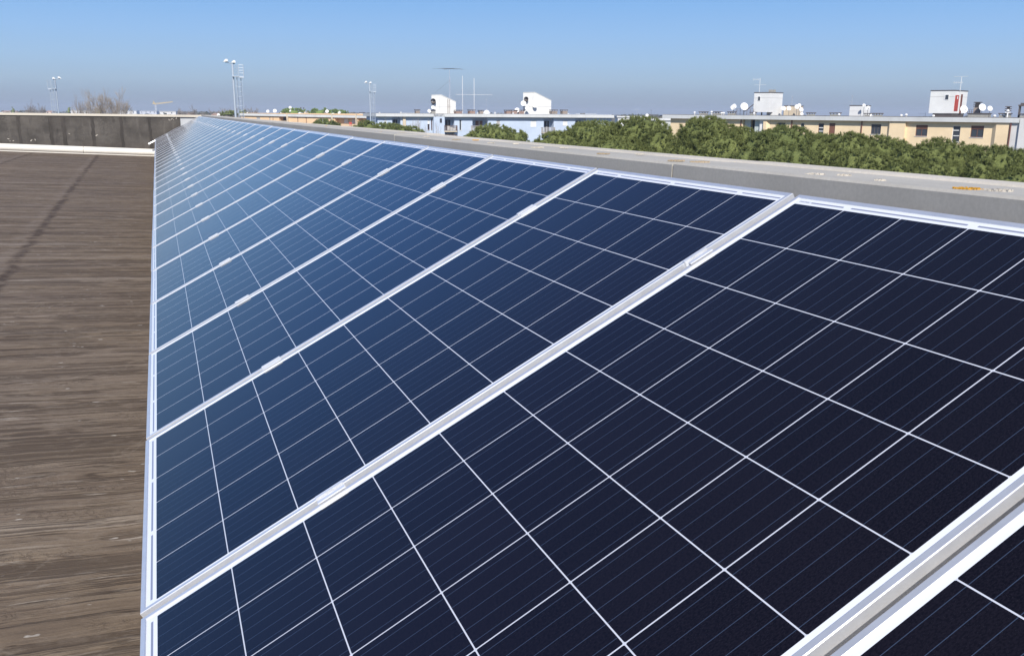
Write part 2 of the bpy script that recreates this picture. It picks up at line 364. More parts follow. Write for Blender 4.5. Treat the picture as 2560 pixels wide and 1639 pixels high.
    c = n.mix(.10, c, (0.36, 0.26, 0.165)); n.set(c, n.rng(fs, .3, .7, .75, .92), 0.0, .06)
    h = n.math('ADD', n.math('MULTIPLY', rip, .9), n.math('MULTIPLY', fs, .10)); h = n.math('ADD', h, n.math('MULTIPLY', gr, .05)); h = n.math('ADD', h, n.math('MULTIPLY', mo, .22)); h = n.math('SUBTRACT', h, n.math('MULTIPLY', crk, .30))
    n.bump(h, 0.42, 0.03); return n.m
M_DECK = mat_deck()
WY = 33.85; PX0, PX1 = 1.60, 1.95
m = MB(); xs = np.linspace(-26, PX0, 15)
for a, b in zip(xs[:-1], xs[1:]):
    m.poly([(a, -9, DZ(a)), (b, -9, DZ(b)), (b, WY + .02, DZ(b)), (a, WY + .02, DZ(a))])
tag(m.build('roof_deck', M_DECK), 'brown weathered bitumen roof deck left of the solar row', None, kind='structure')

# ------------------------------------------------------------------ concrete parapet on the right
def mat_concrete(name, ca, cb, stain, streak=6.0, bumpk=.25):
    n = NT(name); v = n.obj()
    a = n.noise(v, 2.2, 6, .6); b_ = n.noise(n.map(v, (9, streak, .7)), 1.0, 4, .6); g = n.noise(v, 90, 3, .7)
    c = n.mix(n.rng(a, .32, .68), ca, cb)
    c = n.mix(n.rng(b_, .52, .72, 0, .45), c, stain)
    c = n.mix(n.rng(g, .35, .7, 0, .25), c, tuple(q * .55 for q in ca))
    n.set(c, .85, 0, .25); n.bump(g, bumpk, .004); return n.m
M_CONC = mat_concrete('parapet_concrete', (.45, .425, .372), (.52, .49, .43), (.38, .36, .32), 1.2, .08)
M_CTOP = mat_concrete('coping_edge', (.58, .53, .44), (.68, .62, .53), (.46, .43, .39), 2.0)
M_MORT = mat_concrete('joint_filler', (.05, .045, .04), (.12, .10, .08), (.03, .03, .03))
par = thing('concrete_parapet', 'long grey concrete parapet to the right of the solar row', 'parapet', (PX0, 0, 0))
jy = [-5.42, -1.82, 1.773, 5.366, 8.902, 12.47, 16.04, 19.6, 23.2, 26.8, 30.3, WY]
PT = 0.795
M_FILL = plain('grit', (.42, .33, .22), .9, scale=30)
for k in range(len(jy) - 1):
    a, b = jy[k] + .004, jy[k + 1] - .004
    dz = random.uniform(-.003, .003); e = .006
    m = MB(); w = PX1 - PX0
    # chamfered slab profile (x, z)
    prof = [(0, GZ), (0, PT + dz - e), (e, PT + dz), (w - .12, PT + dz - .003), (w - e, PT + dz - .009), (w, PT + dz - .014), (w, GZ)]
    n0 = len(prof)
    m.v = [(x, a, z) for x, z in prof] + [(x, b, z) for x, z in prof]
    for i in range(n0):
        j = (i + 1) % n0; m.f.append((i, n0 + i, n0 + j, j))
    m.f.append(tuple(range(n0))); m.f.append(tuple(range(2 * n0 - 1, n0 - 1, -1)))
    m.build('parapet_block', M_CONC, par)
    m = MB(); m.prism([(w - .125, PT + dz - .006), (w + .008, PT + dz - .02), (w + .008, PT + dz - .002), (w - .118, PT + dz + .002)], a + .001, b - .001); m.build('edge_strip', M_CTOP, par)
for y in jy[1:-1]:
    m = MB(); m.box(.012, PX1 - PX0 - .13, y - .0038, y + .0038, GZ, PT - .006); m.build('joint_filler', M_MORT, par)
# grit and lichen gathered on the coping
M_LICH = plain('orange_lichen', (.62, .33, .04), .9, var=.35, scale=60, bump=.5)
M_WLICH = plain('pale_lichen', (.58, .53, .45), .9, var=.3, scale=60, bump=.5)
def patch(m, cx, cy, rx, ry, z, n=60):                  # scattered crumbs inside an irregular ring
    for _ in range(n):
        t = random.uniform(0, 2 * math.pi); q = math.sqrt(random.uniform(.12, 1)) * random.uniform(.8, 1.05)
        x = cx + rx * q * math.cos(t); y = cy + ry * q * math.sin(t); s = random.uniform(.25, 1) * .12 * min(rx, ry) + .0008
        k = random.randint(5, 7); pts = []
        for i in range(k):
            u = 2 * math.pi * i / k; rr = s * random.uniform(.6, 1.2); pts.append((x + rr * math.cos(u), y + rr * math.sin(u)))
        m.prismz(pts, z, z + random.uniform(.001, .0045))
lich = [(2418, 469, 'o', 1.5), (2498, 470, 'w', 1.3), (2039, 431, 'w', 1.2), (2111, 433, 'w', .9), (2200, 451, 'w', .7), (1690, 403, 'g', 1.3), (1750, 401, 'g', 1.6), (1600, 382, 'w', .9), (1508, 381, 'g', 1.2),
        (1410, 367, 'w', 1.0), (1344, 367, 'w', 1.3), (1290, 357, 'w', .8), (1227, 357, 'w', .9), (1190, 348, 'o', .9), (1140, 348, 'g', 1.2), (1066, 340, 'w', 1.0),
        (1005, 331, 'g', 1.6), (951, 328, 'o', .8), (910, 323, 'w', .9), (860, 317, 'w', .8), (842, 320, 'w', .7), (815, 314, 'o', .6), (770, 309, 'w', .6)]
for px, py, k, s in lich:
    d = ray(px, py); t = (PT + .004 - CAM.z) / d.z; p = CAM + d * t
    xx = min(max(p.x, PX0 + .06), PX1 - .17)
    dd = ray(px, py); tt = (xx - CAM.x) / dd.x; yy = CAM.y + dd.y * tt
    m = MB(); patch(m, xx - PX0, yy, .021 * s, .018 * s, PT - .0025, 130)
    m.build('lichen_patch' if k != 'g' else 'grit_patch', {'o': M_LICH, 'w': M_WLICH, 'g': M_FILL}[k], par)

# ------------------------------------------------------------------ far wall with black felt upstand and the white gutter pipe
def mat_bitumen():
    n = NT('black_felt'); v = n.obj()
    a = n.noise(n.map(v, (1.4, 1, 2.4)), 1.0, 5, .6); b_ = n.noise(n.map(v, (5, 1, 1.1)), 1.0, 4, .6); w = n.noise(n.map(v, (9, 9, 9)), 1.0, 5, .7, .8)
    c = n.mix(n.rng(a, .35, .65), (.055, .048, .041), (.105, .093, .080))
    c = n.mix(n.rng(b_, .56, .74, 0, .55), c, (.14, .125, .108)); c = n.mix(n.rng(b_, .42, .30, 0, .6), c, (.022, .02, .019))
    z = n.xyz(v)[2]
    scr = n.math('MULTIPLY', n.rng(n.math('ABSOLUTE', n.math('SUBTRACT', w, .5)), 0, .012, 1, 0), n.rng(n.noise(v, 1.6, 3), .5, .62, 0, .7))
    c = n.mix(scr, c, (.24, .22, .19)); c = n.mix(n.rng(z, -.02, -.35, 0, .35), c, (.085, .062, .05))
    n.set(c, .6, 0, .35); n.bump(n.math('ADD', a, n.math('MULTIPLY', w, .4)), .5, .03); return n.m
M_BIT = mat_bitumen()
M_BIT2 = plain('felt_overlap', (.052, .045, .039), .6, var=.4, scale=5, bump=.4, stretch=(3, 1, .6))
M_COPE = plain('cream_coping', (.60, .55, .46), .7, var=.10, scale=2, stretch=(.4, 1, 3))
fwall = thing('far_parapet_wall', 'low far wall faced with black felt under a cream coping', 'wall', (0, WY, 0))
def wz(x): return 0.800 - 0.0082 * (x - 1.52)          # coping top
X0w = -26.0
m = MB(); m.prism([(X0w, GZ), (1.95, GZ), (1.95, wz(1.95) - .075), (X0w, wz(X0w) - .075)], .012, .30)
m.build('wall', mat_concrete('pale_wall', (.50, .52, .54), (.60, .61, .61), (.40, .42, .43)), fwall)
m = MB(); m.prism([(X0w, DZ(X0w) - .05), (.88, DZ(.88) - .05), (.88, wz(.88) - .080), (X0w, wz(X0w) - .080)], -.012, .012); m.build('felt_upstand', M_BIT, fwall)
m = MB(); m.prism([(X0w, wz(X0w) - .077), (1.97, wz(1.97) - .077), (1.97, wz(1.97)), (X0w, wz(X0w))], -.05, .36); m.build('coping', M_COPE, fwall)
def wallx(c1x): return (CAM + ray(c1x / 3.759, 320) * ((WY - CAM.y) / ray(c1x / 3.759, 320).y)).x
for cx, wd, dkk in ((180, .10, 0), (478, .12, 1), (600, .13, 1), (872, .11, 0), (1142, .10, 0), (1408, .11, 0), (-120, .1, 0), (-420, .12, 1), (-700, .1, 0)):
    x = wallx(cx); m = MB(); ww = wd / 2; pts = []
    for s in (-1, 1):
        for i in range(9):
            t = i / 8 if s < 0 else 1 - i / 8
            pts.append((x + s * (-1) * ww * -1 * 1.0 + random.uniform(-.018, .018), DZ(x) + .1 + t * (wz(x) - .09 - DZ(x) - .1)))
    pts = [(px_, z) for px_, z in pts]
    m.prism(pts[::-1], -.018, -.0125); m.build('felt_overlap', M_BIT2, fwall)
for k in range(13):                                    # torn pale flecks
    cx, cz = random.choice([(random.uniform(1530, 1690), random.uniform(575, 625)), (random.uniform(1560, 1690), random.uniform(575, 640)), (random.uniform(1530, 1690), random.uniform(575, 600)), (random.uniform(500, 1450), random.uniform(700, 760)), (random.uniform(60, 420), random.uniform(770, 800))])
    d = ray(cx / 3.759, 140 + cz / 3.759); p = CAM + d * ((WY - .013 - CAM.y) / d.y)
    if p.x > .84: continue
    s = random.uniform(.010, .028); a = random.uniform(0, 3.1); l = random.uniform(1.2, 3.2)
    pts = [(p.x + s * (l * math.cos(t) * math.cos(a) - .5 * math.sin(t) * math.sin(a)), p.z + s * (l * math.cos(t) * math.sin(a) + .5 * math.sin(t) * math.cos(a))) for t in [i * math.pi / 3 for i in range(6)]]
    MB().prism(pts, -.017, -.0125).build('torn_fleck', M_WLICH, fwall)
M_WPIPE = plain('white_pipe', (.74, .70, .62), .55, var=.07, scale=2, stretch=(.5, 2, 2))
pj = wallx(772)
cuts = [X0w, pj - 24, pj - 18, pj - 12, pj - 6, pj, 1.55]
pg = thing('gutter_pipe', 'fat cream pipe lying along the foot of the far wall', 'pipe', (0, WY - .45, 0))
for a, b in zip(cuts[:-1], cuts[1:]):
    if b <= a or b < X0w: continue
    a = max(a, X0w)
    m = MB(); m.tube((a + .006, 0, DZ(a) + .125), (b - .006, 0, DZ(b) + .125), .118, n=28); m.build('pipe_length', M_WPIPE, pg, smooth=False)
m = MB(); m.prism([(X0w, DZ(X0w) + .002), (1.5, DZ(1.5) + .002), (1.5, DZ(1.5) + .03), (X0w, DZ(X0w) + .03)], -.26, -.20); m.build('edge_flashing', M_WPIPE, pg)
for x in cuts[1:-1]:
    MB().tube((x - .03, 0, DZ(x) + .125), (x + .03, 0, DZ(x) + .125), .1165, n=28).build('joint_band', M_MORT, pg)

# ------------------------------------------------------------------ ground
n = NT('ground'); v = n.obj(); a = n.noise(v, .012, 6, .6); b_ = n.noise(v, .12, 5, .6)
c = n.mix(n.rng(a, .42, .58), (.07, .085, .04), (.15, .13, .095)); c = n.mix(n.rng(b_, .5, .62, 0, .6), c, (.19, .18, .165)); n.set(c, .95, 0, .1)
m = MB(); m.poly([(-4500, -1500, GZ), (4500, -1500, GZ), (4500, 4500, GZ), (-4500, 4500, GZ)])
tag(m.build('ground', n.m), 'flat ground stretching to the horizon', None, kind='structure')

# ------------------------------------------------------------------ apartment buildings
class Fac:                                             # a facade between two photograph columns at two depths
    def __init__(s, pxl, Dl, pxr, Dr, py=290):
        s.A = at(pxl, py, Dl); s.B = at(pxr, py, Dr); s.A.z = GZ; s.B.z = GZ
        d = s.B - s.A; s.len = d.length; s.rz = math.atan2(d.y, d.x); s.e = d.normalized(); s.n = Vector((-s.e.y, s.e.x, 0))
        s.o = tuple(s.A)
    def loc(s, px, py, off=0.0):                       # photograph pixel -> (x, z) on the plane 'off' metres behind the facade
        d = ray(px, py); P0 = s.A + s.n * off; t = (P0 - CAM).dot(s.n) / d.dot(s.n); p = CAM + d * t
        return (p - s.A).dot(s.e), p.z - GZ
    def locx(s, px, py, x):                            # -> (depth behind the facade, z) on the cross plane at local x
        d = ray(px, py); P0 = s.A + s.e * x; t = (P0 - CAM).dot(s.e) / d.dot(s.e); p = CAM + d * t
        return (p - s.A).dot(s.n), p.z - GZ
    def scale(s, px, py, off=0.0):                     # metres per photograph pixel
        d = ray(px, py); P0 = s.A + s.n * off; return (P0 - CAM).dot(s.n) / d.dot(s.n) / F
C3 = lambda x, y: (520 + x / 5.0125, 130 + y / 5.0125)
C4 = lambda x, y: (900 + x / 6.015, 150 + y / 6.015)
C5 = lambda x, y: (1250 + x / 5.347, 200 + y / 5.347)
C6 = lambda x, y: (1650 + x / 5.347, 170 + y / 5.347)
C7 = lambda x, y: (2080 + x / 5.0125, 170 + y / 5.0125)

def wall_mesh(x0, x1, z0, z1, ops, depth=.16, thick=10.0):
    """front face with real openings; ops = (xa, xb, za, zb, depth, closed)"""
    m = MB(); X = sorted({x0, x1, *[q for o in ops for q in o[:2]]}); Z = sorted({z0, z1, *[q for o in ops for q in o[2:4]]})
    for a, b in zip(X[:-1], X[1:]):
        for c, d in zip(Z[:-1], Z[1:]):
            mx_, mz_ = (a + b) / 2, (c + d) / 2
            if any(o[0] < mx_ < o[1] and o[2] < mz_ < o[3] for o in ops): continue
            m.poly([(a, 0, c), (b, 0, c), (b, 0, d), (a, 0, d)])
    for a, b, c, d, dp, cl in ops:
        m.poly([(a, 0, c), (a, 0, d), (a, dp, d), (a, dp, c)]); m.poly([(b, 0, d), (b, 0, c), (b, dp, c), (b, dp, d)])
        m.poly([(a, 0, c), (a, dp, c), (b, dp, c), (b, 0, c)]); m.poly([(a, 0, d), (b, 0, d), (b, dp, d), (a, dp, d)])
        if cl: m.poly([(a, dp, c), (a, dp, d), (b, dp, d), (b, dp, c)][::-1])
    m.poly([(x0, 0, z0), (x0, 0, z1), (x0, thick, z1), (x0, thick, z0)]); m.poly([(x1, 0, z1), (x1, 0, z0), (x1, thick, z0), (x1, thick, z1)])
    m.poly([(x0, thick, z0), (x0, thick, z1), (x1, thick, z1), (x1, thick, z0)])
    return m
def render_mat(name, col, streak=.2):
    n = NT(name); v = n.obj(); a = n.noise(n.map(v, (.35, .35, .5)), 1, 5, .6); b_ = n.noise(n.map(v, (2.5, 2.5, .22)), 1, 4, .6); g = n.noise(v, 14, 3, .6)
    c = n.mix(n.rng(a, .35, .65), tuple(q * .92 for q in col), tuple(min(1, q * 1.05) for q in col))
    c = n.mix(n.rng(b_, .50, .75, 0, streak), c, tuple(q * .62 for q in col)); c = n.mix(n.rng(g, .4, .7, 0, .10), c, tuple(q * .7 for q in col))
    n.set(c, .88, 0, .2); return n.m
M_GLASS = NT('window_glass').set((.050, .060, .075), .10, 0, .5).m
M_DARK = plain('dark_interior', (.035, .035, .045), .8, var=.4)
M_SHUT = plain('white_shutter', (.74, .74, .72), .6, var=.06, stretch=(.3, 1, 12))
M_SHUTG = plain('grey_shutter', (.42, .40, .38), .7, var=.1, stretch=(.3, 1, 12))
M_BRN = plain('brown_timber', (.19, .085, .055), .6, var=.25)
M_RAIL = plain('brown_railing', (.16, .11, .09), .6, var=.2)
M_FASC = render_mat('fascia_concrete', (.62, .63, .62), .25)
M_ROOFC = plain('grey_roof_surface', (.26, .26, .27), .9)
M_CHIM = plain('chimney_block', (.30, .25, .21), .9, var=.25, bump=.2, scale=5)
M_CHIMG = plain('chimney_grey', (.36, .35, .31), .9, var=.2, bump=.2, scale=5)
M_CAP = plain('chimney_cap', (.12, .105, .10), .85)
M_TILE = plain('terracotta', (.34, .235, .19), .9, var=.3)
M_TOWER = render_mat('tower_render', (.80, .80, .77), .10)
M_CREAM = render_mat('cream_render', (.66, .56, .42), .15)
M_WHITE = plain('white_paint', (.80, .80, .78), .55, var=.05)
M_RED = plain('red_paint', (.45, .07, .05), .6, var=.15)
M_PIPE = plain('downpipe', (.16, .06, .045), .6)
M_ANT = mat_alu('antenna_metal', (.62, .66, .72), .4, .6)
M_ANTD = plain('antenna_dark', (.16, .17, .19), .5, .4)

def window(f, par_, a, b, mat=None, shut=0.0, frame=M_WHITE, dp=.13, bars=1, lintel=None):
    (xa, za), (xb, zb) = f.loc(*a), f.loc(*b); z0, z1 = min(za, zb), max(za, zb); w = .06
    m = MB(); m.box(xa, xb, dp - .05, dp + .03, z0, z0 + w); m.box(xa, xb, dp - .05, dp + .03, z1 - w, z1)
    m.box(xa, xa + w, dp - .05, dp + .03, z0 + w, z1 - w); m.box(xb - w, xb, dp - .05, dp + .03, z0 + w, z1 - w)
    for k in range(bars):
        x = xa + (xb - xa) * (k + 1) / (bars + 1); m.box(x - w / 2, x + w / 2, dp - .045, dp + .03, z0 + w, z1 - w)
    wn = m.build('window', frame, par_)
    zs = z1 - (z1 - z0) * shut
    if shut < .98: MB().box(xa + w * .5, xb - w * .5, dp, dp + .012, z0 + w * .5, zs).build('pane', mat or M_GLASS, wn)
    if shut > 0: MB().box(xa + w, xb - w, dp - .056, dp - .012, zs, z1 - w).build('shutter', lintel or M_SHUT, wn)
    MB().box(xa - .06, xb + .06, -.06, .0, z0 - .07, z0 - .002).build('sill', M_FASC, wn)
    return (xa, xb, z0, z1, dp + .05, True)
def slab(f, par_, pl, pr, h, over=.8, depth=11.0, mat=None, name='roof_slab', step=0.0):
    xa, za = f.loc(pl[0], pl[1], -over); xb, zb = f.loc(pr[0], pr[1], -over)
    m = MB(); m.prism([(xa, za - h), (xb, zb - h), (xb, zb), (xa, za)], -over, depth)
    o = m.build(name, mat or M_FASC, par_)
    m = MB(); m.prism([(xa + .02, za + .004), (xb - .02, zb + .004), (xb - .02, zb + .05), (xa + .02, za + .05)], -over + .03, depth - .03); m.build('roof_edge', M_CAP, o)
    return (lambda x: za + (zb - za) * (x - xa) / (xb - xa))
def chimney(f, par_, a, b, off=3.0, mat=M_CHIM, cap=True, name='chimney', h0=.6, zr=None, deep=None):
    (xa, za), (xb, zb) = f.loc(a[0], a[1], off), f.loc(b[0], b[1], off); z0, z1 = min(za, zb), max(za, zb)
    z0 = (zr((xa + xb) / 2) if zr else z0) ; w = deep or (xb - xa)
    ct = .12 if cap else 0
    m = MB(); m.box(xa + .06, xb - .06, off, off + w, min(z0, z1 - .2), z1 - ct - (.14 if cap else 0)); o = m.build(name, mat, par_)
    if cap:
        m = MB()
        for q in range(3):
            x = xa + .09 + (xb - xa - .18) * q / 2
            m.box(x - .04, x + .04, off + .03, off + .11, z1 - .26, z1 - .12); m.box(x - .04, x + .04, off + w - .11, off + w - .03, z1 - .26, z1 - .12)
        m.build('vent_pier', mat, o)
        MB().box(xa - .04, xb + .04, off - .08, off + w + .08, z1 - .12, z1).build('chimney_cap', M_CAP, o)
    return o
def dish(f, c, rpx, off, label, shape='round', base_py=None, zr=None, aim=None, group='satellite dishes on the flat roofs', wallmount=False):
    s = f.scale(c[0], c[1], off); r = rpx * s; x, z = f.loc(c[0], c[1], off)
    zb = zr(x) if zr else z - r * 1.8
    p = Vector(f.o) + f.e * x + f.n * off; p.z = GZ + (z if wallmount else min(zb, z - r))
    t = thing('satellite_dish', label, 'satellite dish', p, f.rz, group); zz = GZ + z - p.z
    d = Vector(aim) if aim else Vector((-.30, -.90, .34)); d = Matrix.Rotation(-f.rz, 3, 'Z') @ d; d.normalize()
    if shape == 'round':
        m = MB(); m.lathe((0, 0, zz), d, [(-r * .02 + .06 * r * 0, .001), (.02 * r, r * .35), (.09 * r, r * .7), (.19 * r, r), (.17 * r, r * 1.02), (.05 * r, r * .7), (-.05 * r, r * .35), (-.07 * r, .001)], 22)
    else:
        m = MB(); xx = d.orthogonal().normalized(); xx = Vector((1, 0, 0)); yy = d.cross(xx).normalized(); k = r * 1.05; pts = []
        for i in range(24):
            a = 2 * math.pi * i / 24; q = 1 / (abs(math.cos(a)) ** 1.35 + abs(math.sin(a)) ** 1.35) ** (1 / 1.35)
            pts.append((q * k * math.cos(a), q * k * math.sin(a)))
        n0 = len(m.v)
        for dd in (0, .1 * r): m.v += [tuple(Vector((0, 0, zz)) + xx * a + yy * b + d * dd) for a, b in pts]
        m.f.append(tuple(range(24))[::-1]); m.f.append(tuple(range(24, 48)))
        for i in range(24): j = (i + 1) % 24; m.f.append((i, j, 24 + j, 24 + i))
    m.build('reflector', M_WHITE, t, smooth=(shape == 'round'))
    cc = Vector((0, 0, zz)); lnb = cc + d * r * .95 + Vector((0, 0, -r * .45))
    m = MB(); m.tube(cc + Vector((0, 0, -r * .9)) + d * .1 * r, lnb, .012 + r * .02, n=5); m.lathe(lnb, d, [(-.03, .001), (-.03, .05), (.05, .05), (.05, .001)], 8); m.build('feed_arm', M_ANTD, t)
    m = MB()
    if wallmount: m.tube(cc - d * .05 * r, cc - d * .05 * r + Vector((0, .7 * r, -.1 * r)), .03, n=6)
    else: m.tube((0, .08, 0), (0, .08, zz - r * .1), .03, n=6); m.tube((0, .08, zz - r * .1), cc - d * .04 * r, .03, n=6)
    m.build('mast', M_ANTD, t)
    return t
def antenna(f, base, top, off, bars, label, yagi=True, r=.022, zr=None, mat=None, group='television aerials on the flat roofs'):
    """bars: (px0, px1, py, kind) in photograph pixels"""
    x, zt = f.loc(top[0], top[1], off); xb, zb = f.loc(base[0], base[1], off)
    if zr: zb = zr(x)
    p = Vector(f.o) + f.e * x + f.n * off; p.z = GZ + zb
    t = thing('roof_aerial', label, 'aerial', p, f.rz, group); mat = mat or M_ANT
    MB().tube((0, 0, 0), (0, 0, zt - zb), r, n=6).build('mast', mat, t)
    for (p0, p1, py, kind) in bars:
        xa, za = f.loc(p0, py, off); xc, _ = f.loc(p1, py, off); z = za - zb
        m = MB(); m.tube((xa - x, 0, z), (xc - x, 0, z), r * .6, n=5)
        L = xc - xa; k = max(4, int(L / .22)) if kind else 0
        for i in range(k):
            q = xa - x + L * (i + .5) / k; hh = (.16 if kind == 'y' else .10 + .2 * abs(.5 - i / k))
            m.tube((q, -hh, z), (q, hh, z), r * .4, n=4)
            if kind == 'p': m.tube((q, 0, z - hh), (q, 0, z + hh), r * .4, n=4)
        m.build('boom', mat, t)
    return t

# ---- orange-yellow building, middle left
def bldM():
    f = Fac(*[C3(400, 0)[0], 235, C3(2130, 0)[0], 215]); b = thing('apartment_building', 'long low orange apartment block behind the thin floodlight masts', 'building', f.o, f.rz)
    W_ = render_mat('orange_render', (.80, .56, .34), .12)
    zr = slab(f, b, C3(392, 770), C3(2130, 803), .56, .42)
    x1, z1 = f.loc(*C3(2130, 825)); z1 += .3
    ops = []
    L = lambda x, y: f.loc(*C3(x, y))
    for a, c, dp in (((890, 795), (995, 990), 1.5), ((1590, 812), (1858, 990), 1.3), ((1880, 815), (2040, 1000), 1.5)):
        (xa, za), (xb, zb) = L(*a), L(*c); ops.append((xa, xb, zb, za + .15, dp, True))
    for a, c, sh, mt in (((605, 815), (655, 856), .95, M_SHUTG), ((765, 815), (780, 862), 0, None), ((1385, 838), (1445, 878), .95, M_SHUT), ((1122, 830), (1130, 850), 0, None)):
        ops.append(window(f, b, C3(*a), C3(*c), shut=sh, lintel=mt, bars=0))
    w = wall_mesh(0.3, f.len, 0, z1 + .6, ops); w.build('wall', W_, b)
    for x in (1000, 1560, 1862):                       # pale fins beside the loggias
        xa, zt = L(x, 800); MB().box(xa, xa + .30, -.55, -.01, zt - 5.5, zt + .4).build('party_fin', M_CREAM, b)
    for x in (815, 1125, 1232):
        xa, zt = L(x, 800); MB().tube((xa, -.07, zt - 6), (xa, -.07, zt + .4), .06, n=6).build('downpipe', M_PIPE, b)
    for a, c, mt in (((1668, 838), (1718, 895), M_SHUT), ((1765, 845), (1808, 900), M_SHUT)):
        (xa, za), (xb, zb) = L(*a), L(*c); MB().box(xa, xb, 1.22, 1.29, zb, za).build('loggia_door', mt, b)
    (xa, za), (xb, zb) = L(1930, 850), L(1990, 900); MB().box(xa, xb, 1.40, 1.49, zb, za).build('loggia_door', M_DARK, b)
    for a, c in (((1595, 905), (1856, 930)), ((890, 862), (995, 885)), ((1882, 905), (2036, 930))):
        (xa, za), (xb, zb) = L(*a), L(*c); m = MB()
        m.box(xa, xb, -.35, -.30, za - .05, za); m.box(xa, xb, -.35, -.30, zb - .06, zb)
        for q in range(int((xb - xa) / .14)): m.box(xa + q * .14, xa + q * .14 + .04, -.34, -.31, zb, za - .05)
        m.box(xa, xb, -.4, 0, zb - .25, zb - .07); m.build('balcony', M_CREAM, b)
    (xa, za), (xb, zb) = L(1778, 880), L(1812, 925); MB().box(xa, xb, -.30, -.22, zb, za).build('towel', plain('red_cloth', (.55, .10, .08), .9), b)
    for a, c in (((900, 820), (930, 862)), ((940, 825), (985, 850))):
        (xa, za), (xb, zb) = L(*a), L(*c); MB().box(xa, xb, 1.30, 1.42, zb, za).build('loggia_door', M_DARK, b)
    chimney(f, b, C3(1195, 750), C3(1232, 785), 4, M_CREAM, zr=zr, cap=False); chimney(f, b, C3(1893, 757), C3(1936, 800), 4, M_WHITE, zr=zr); chimney(f, b, C3(1452, 745), C3(1482, 790), 4, M_CHIM, zr=zr)
    for x, y in ((493, 752), (913, 757), (1735, 782), (1810, 778), (1757, 784), (1270, 770)):
        xa, z = f.loc(*C3(x, y), 2); MB().tube((xa, 2, zr(xa)), (xa, 2, z), .16, .20, n=8).build('roof_vent', M_WHITE, b)
    for x, y, rr in ((1158, 765, 40), (1565, 765, 36)):
        xa, z = f.loc(*C3(x, y), 5); s = f.scale(*C3(x, y), 5) / 5.0125; m = MB(); m.lathe((xa, 5, zr(xa)), (0, 0, 1), [(0, rr * s), (.3 * rr * s, rr * s * .85), (.55 * rr * s, rr * s * .45), (.62 * rr * s, .01)], 16); m.build('skylight_dome', M_WHITE, b, True)
    for x, y, rr, lb, sh in ((750, 745, 19, 'small white satellite dish, left one of a pair on the orange block', 'round'), (838, 740, 23, 'white satellite dish, right one of a pair on the orange block', 'round'),
                             (1030, 697, 17, 'white dish held high above a square panel on the orange block', 'round'), (1030, 738, 15, 'small square white panel aerial below a round dish on the orange block', 'sq'),
                             (1492, 745, 21, 'white dish beside a brown chimney on the orange block', 'round'), (1645, 762, 21, 'diamond shaped white dish over the right part of the orange block', 'sq'),
                             (133, 0, 0, '', '')):
        if rr: dish(f, C3(x, y), rr / 5.0125, 3, lb, sh, zr=zr)
    antenna(f, C3(1485, 780), C3(1485, 645), 4, [(C3(1452, 0)[0], C3(1518, 0)[0], C3(0, 686)[1], 'y')], 'thin aerial with one crossbar on the orange block', zr=zr, r=.03)
    for x, y in ((1163, 708), (1200, 712)):
        xa, z = f.loc(*C3(x, y), 4); MB().tube((xa, 4, zr(xa)), (xa, 4, z), .05, n=6).lathe((xa, 4, z), (0, 0, 1), [(0, .05), (.05, .16), (.22, .16), (.32, .02)], 8).build('chimney_cowl', M_CAP, b)
bldM()
# lone diamond dish at the far left end
fT = Fac(540, 120, 552, 120); dish(fT, (546, 287), 3.6, 0, 'small diamond shaped white dish alone beyond the far end of the solar row', 'sq')

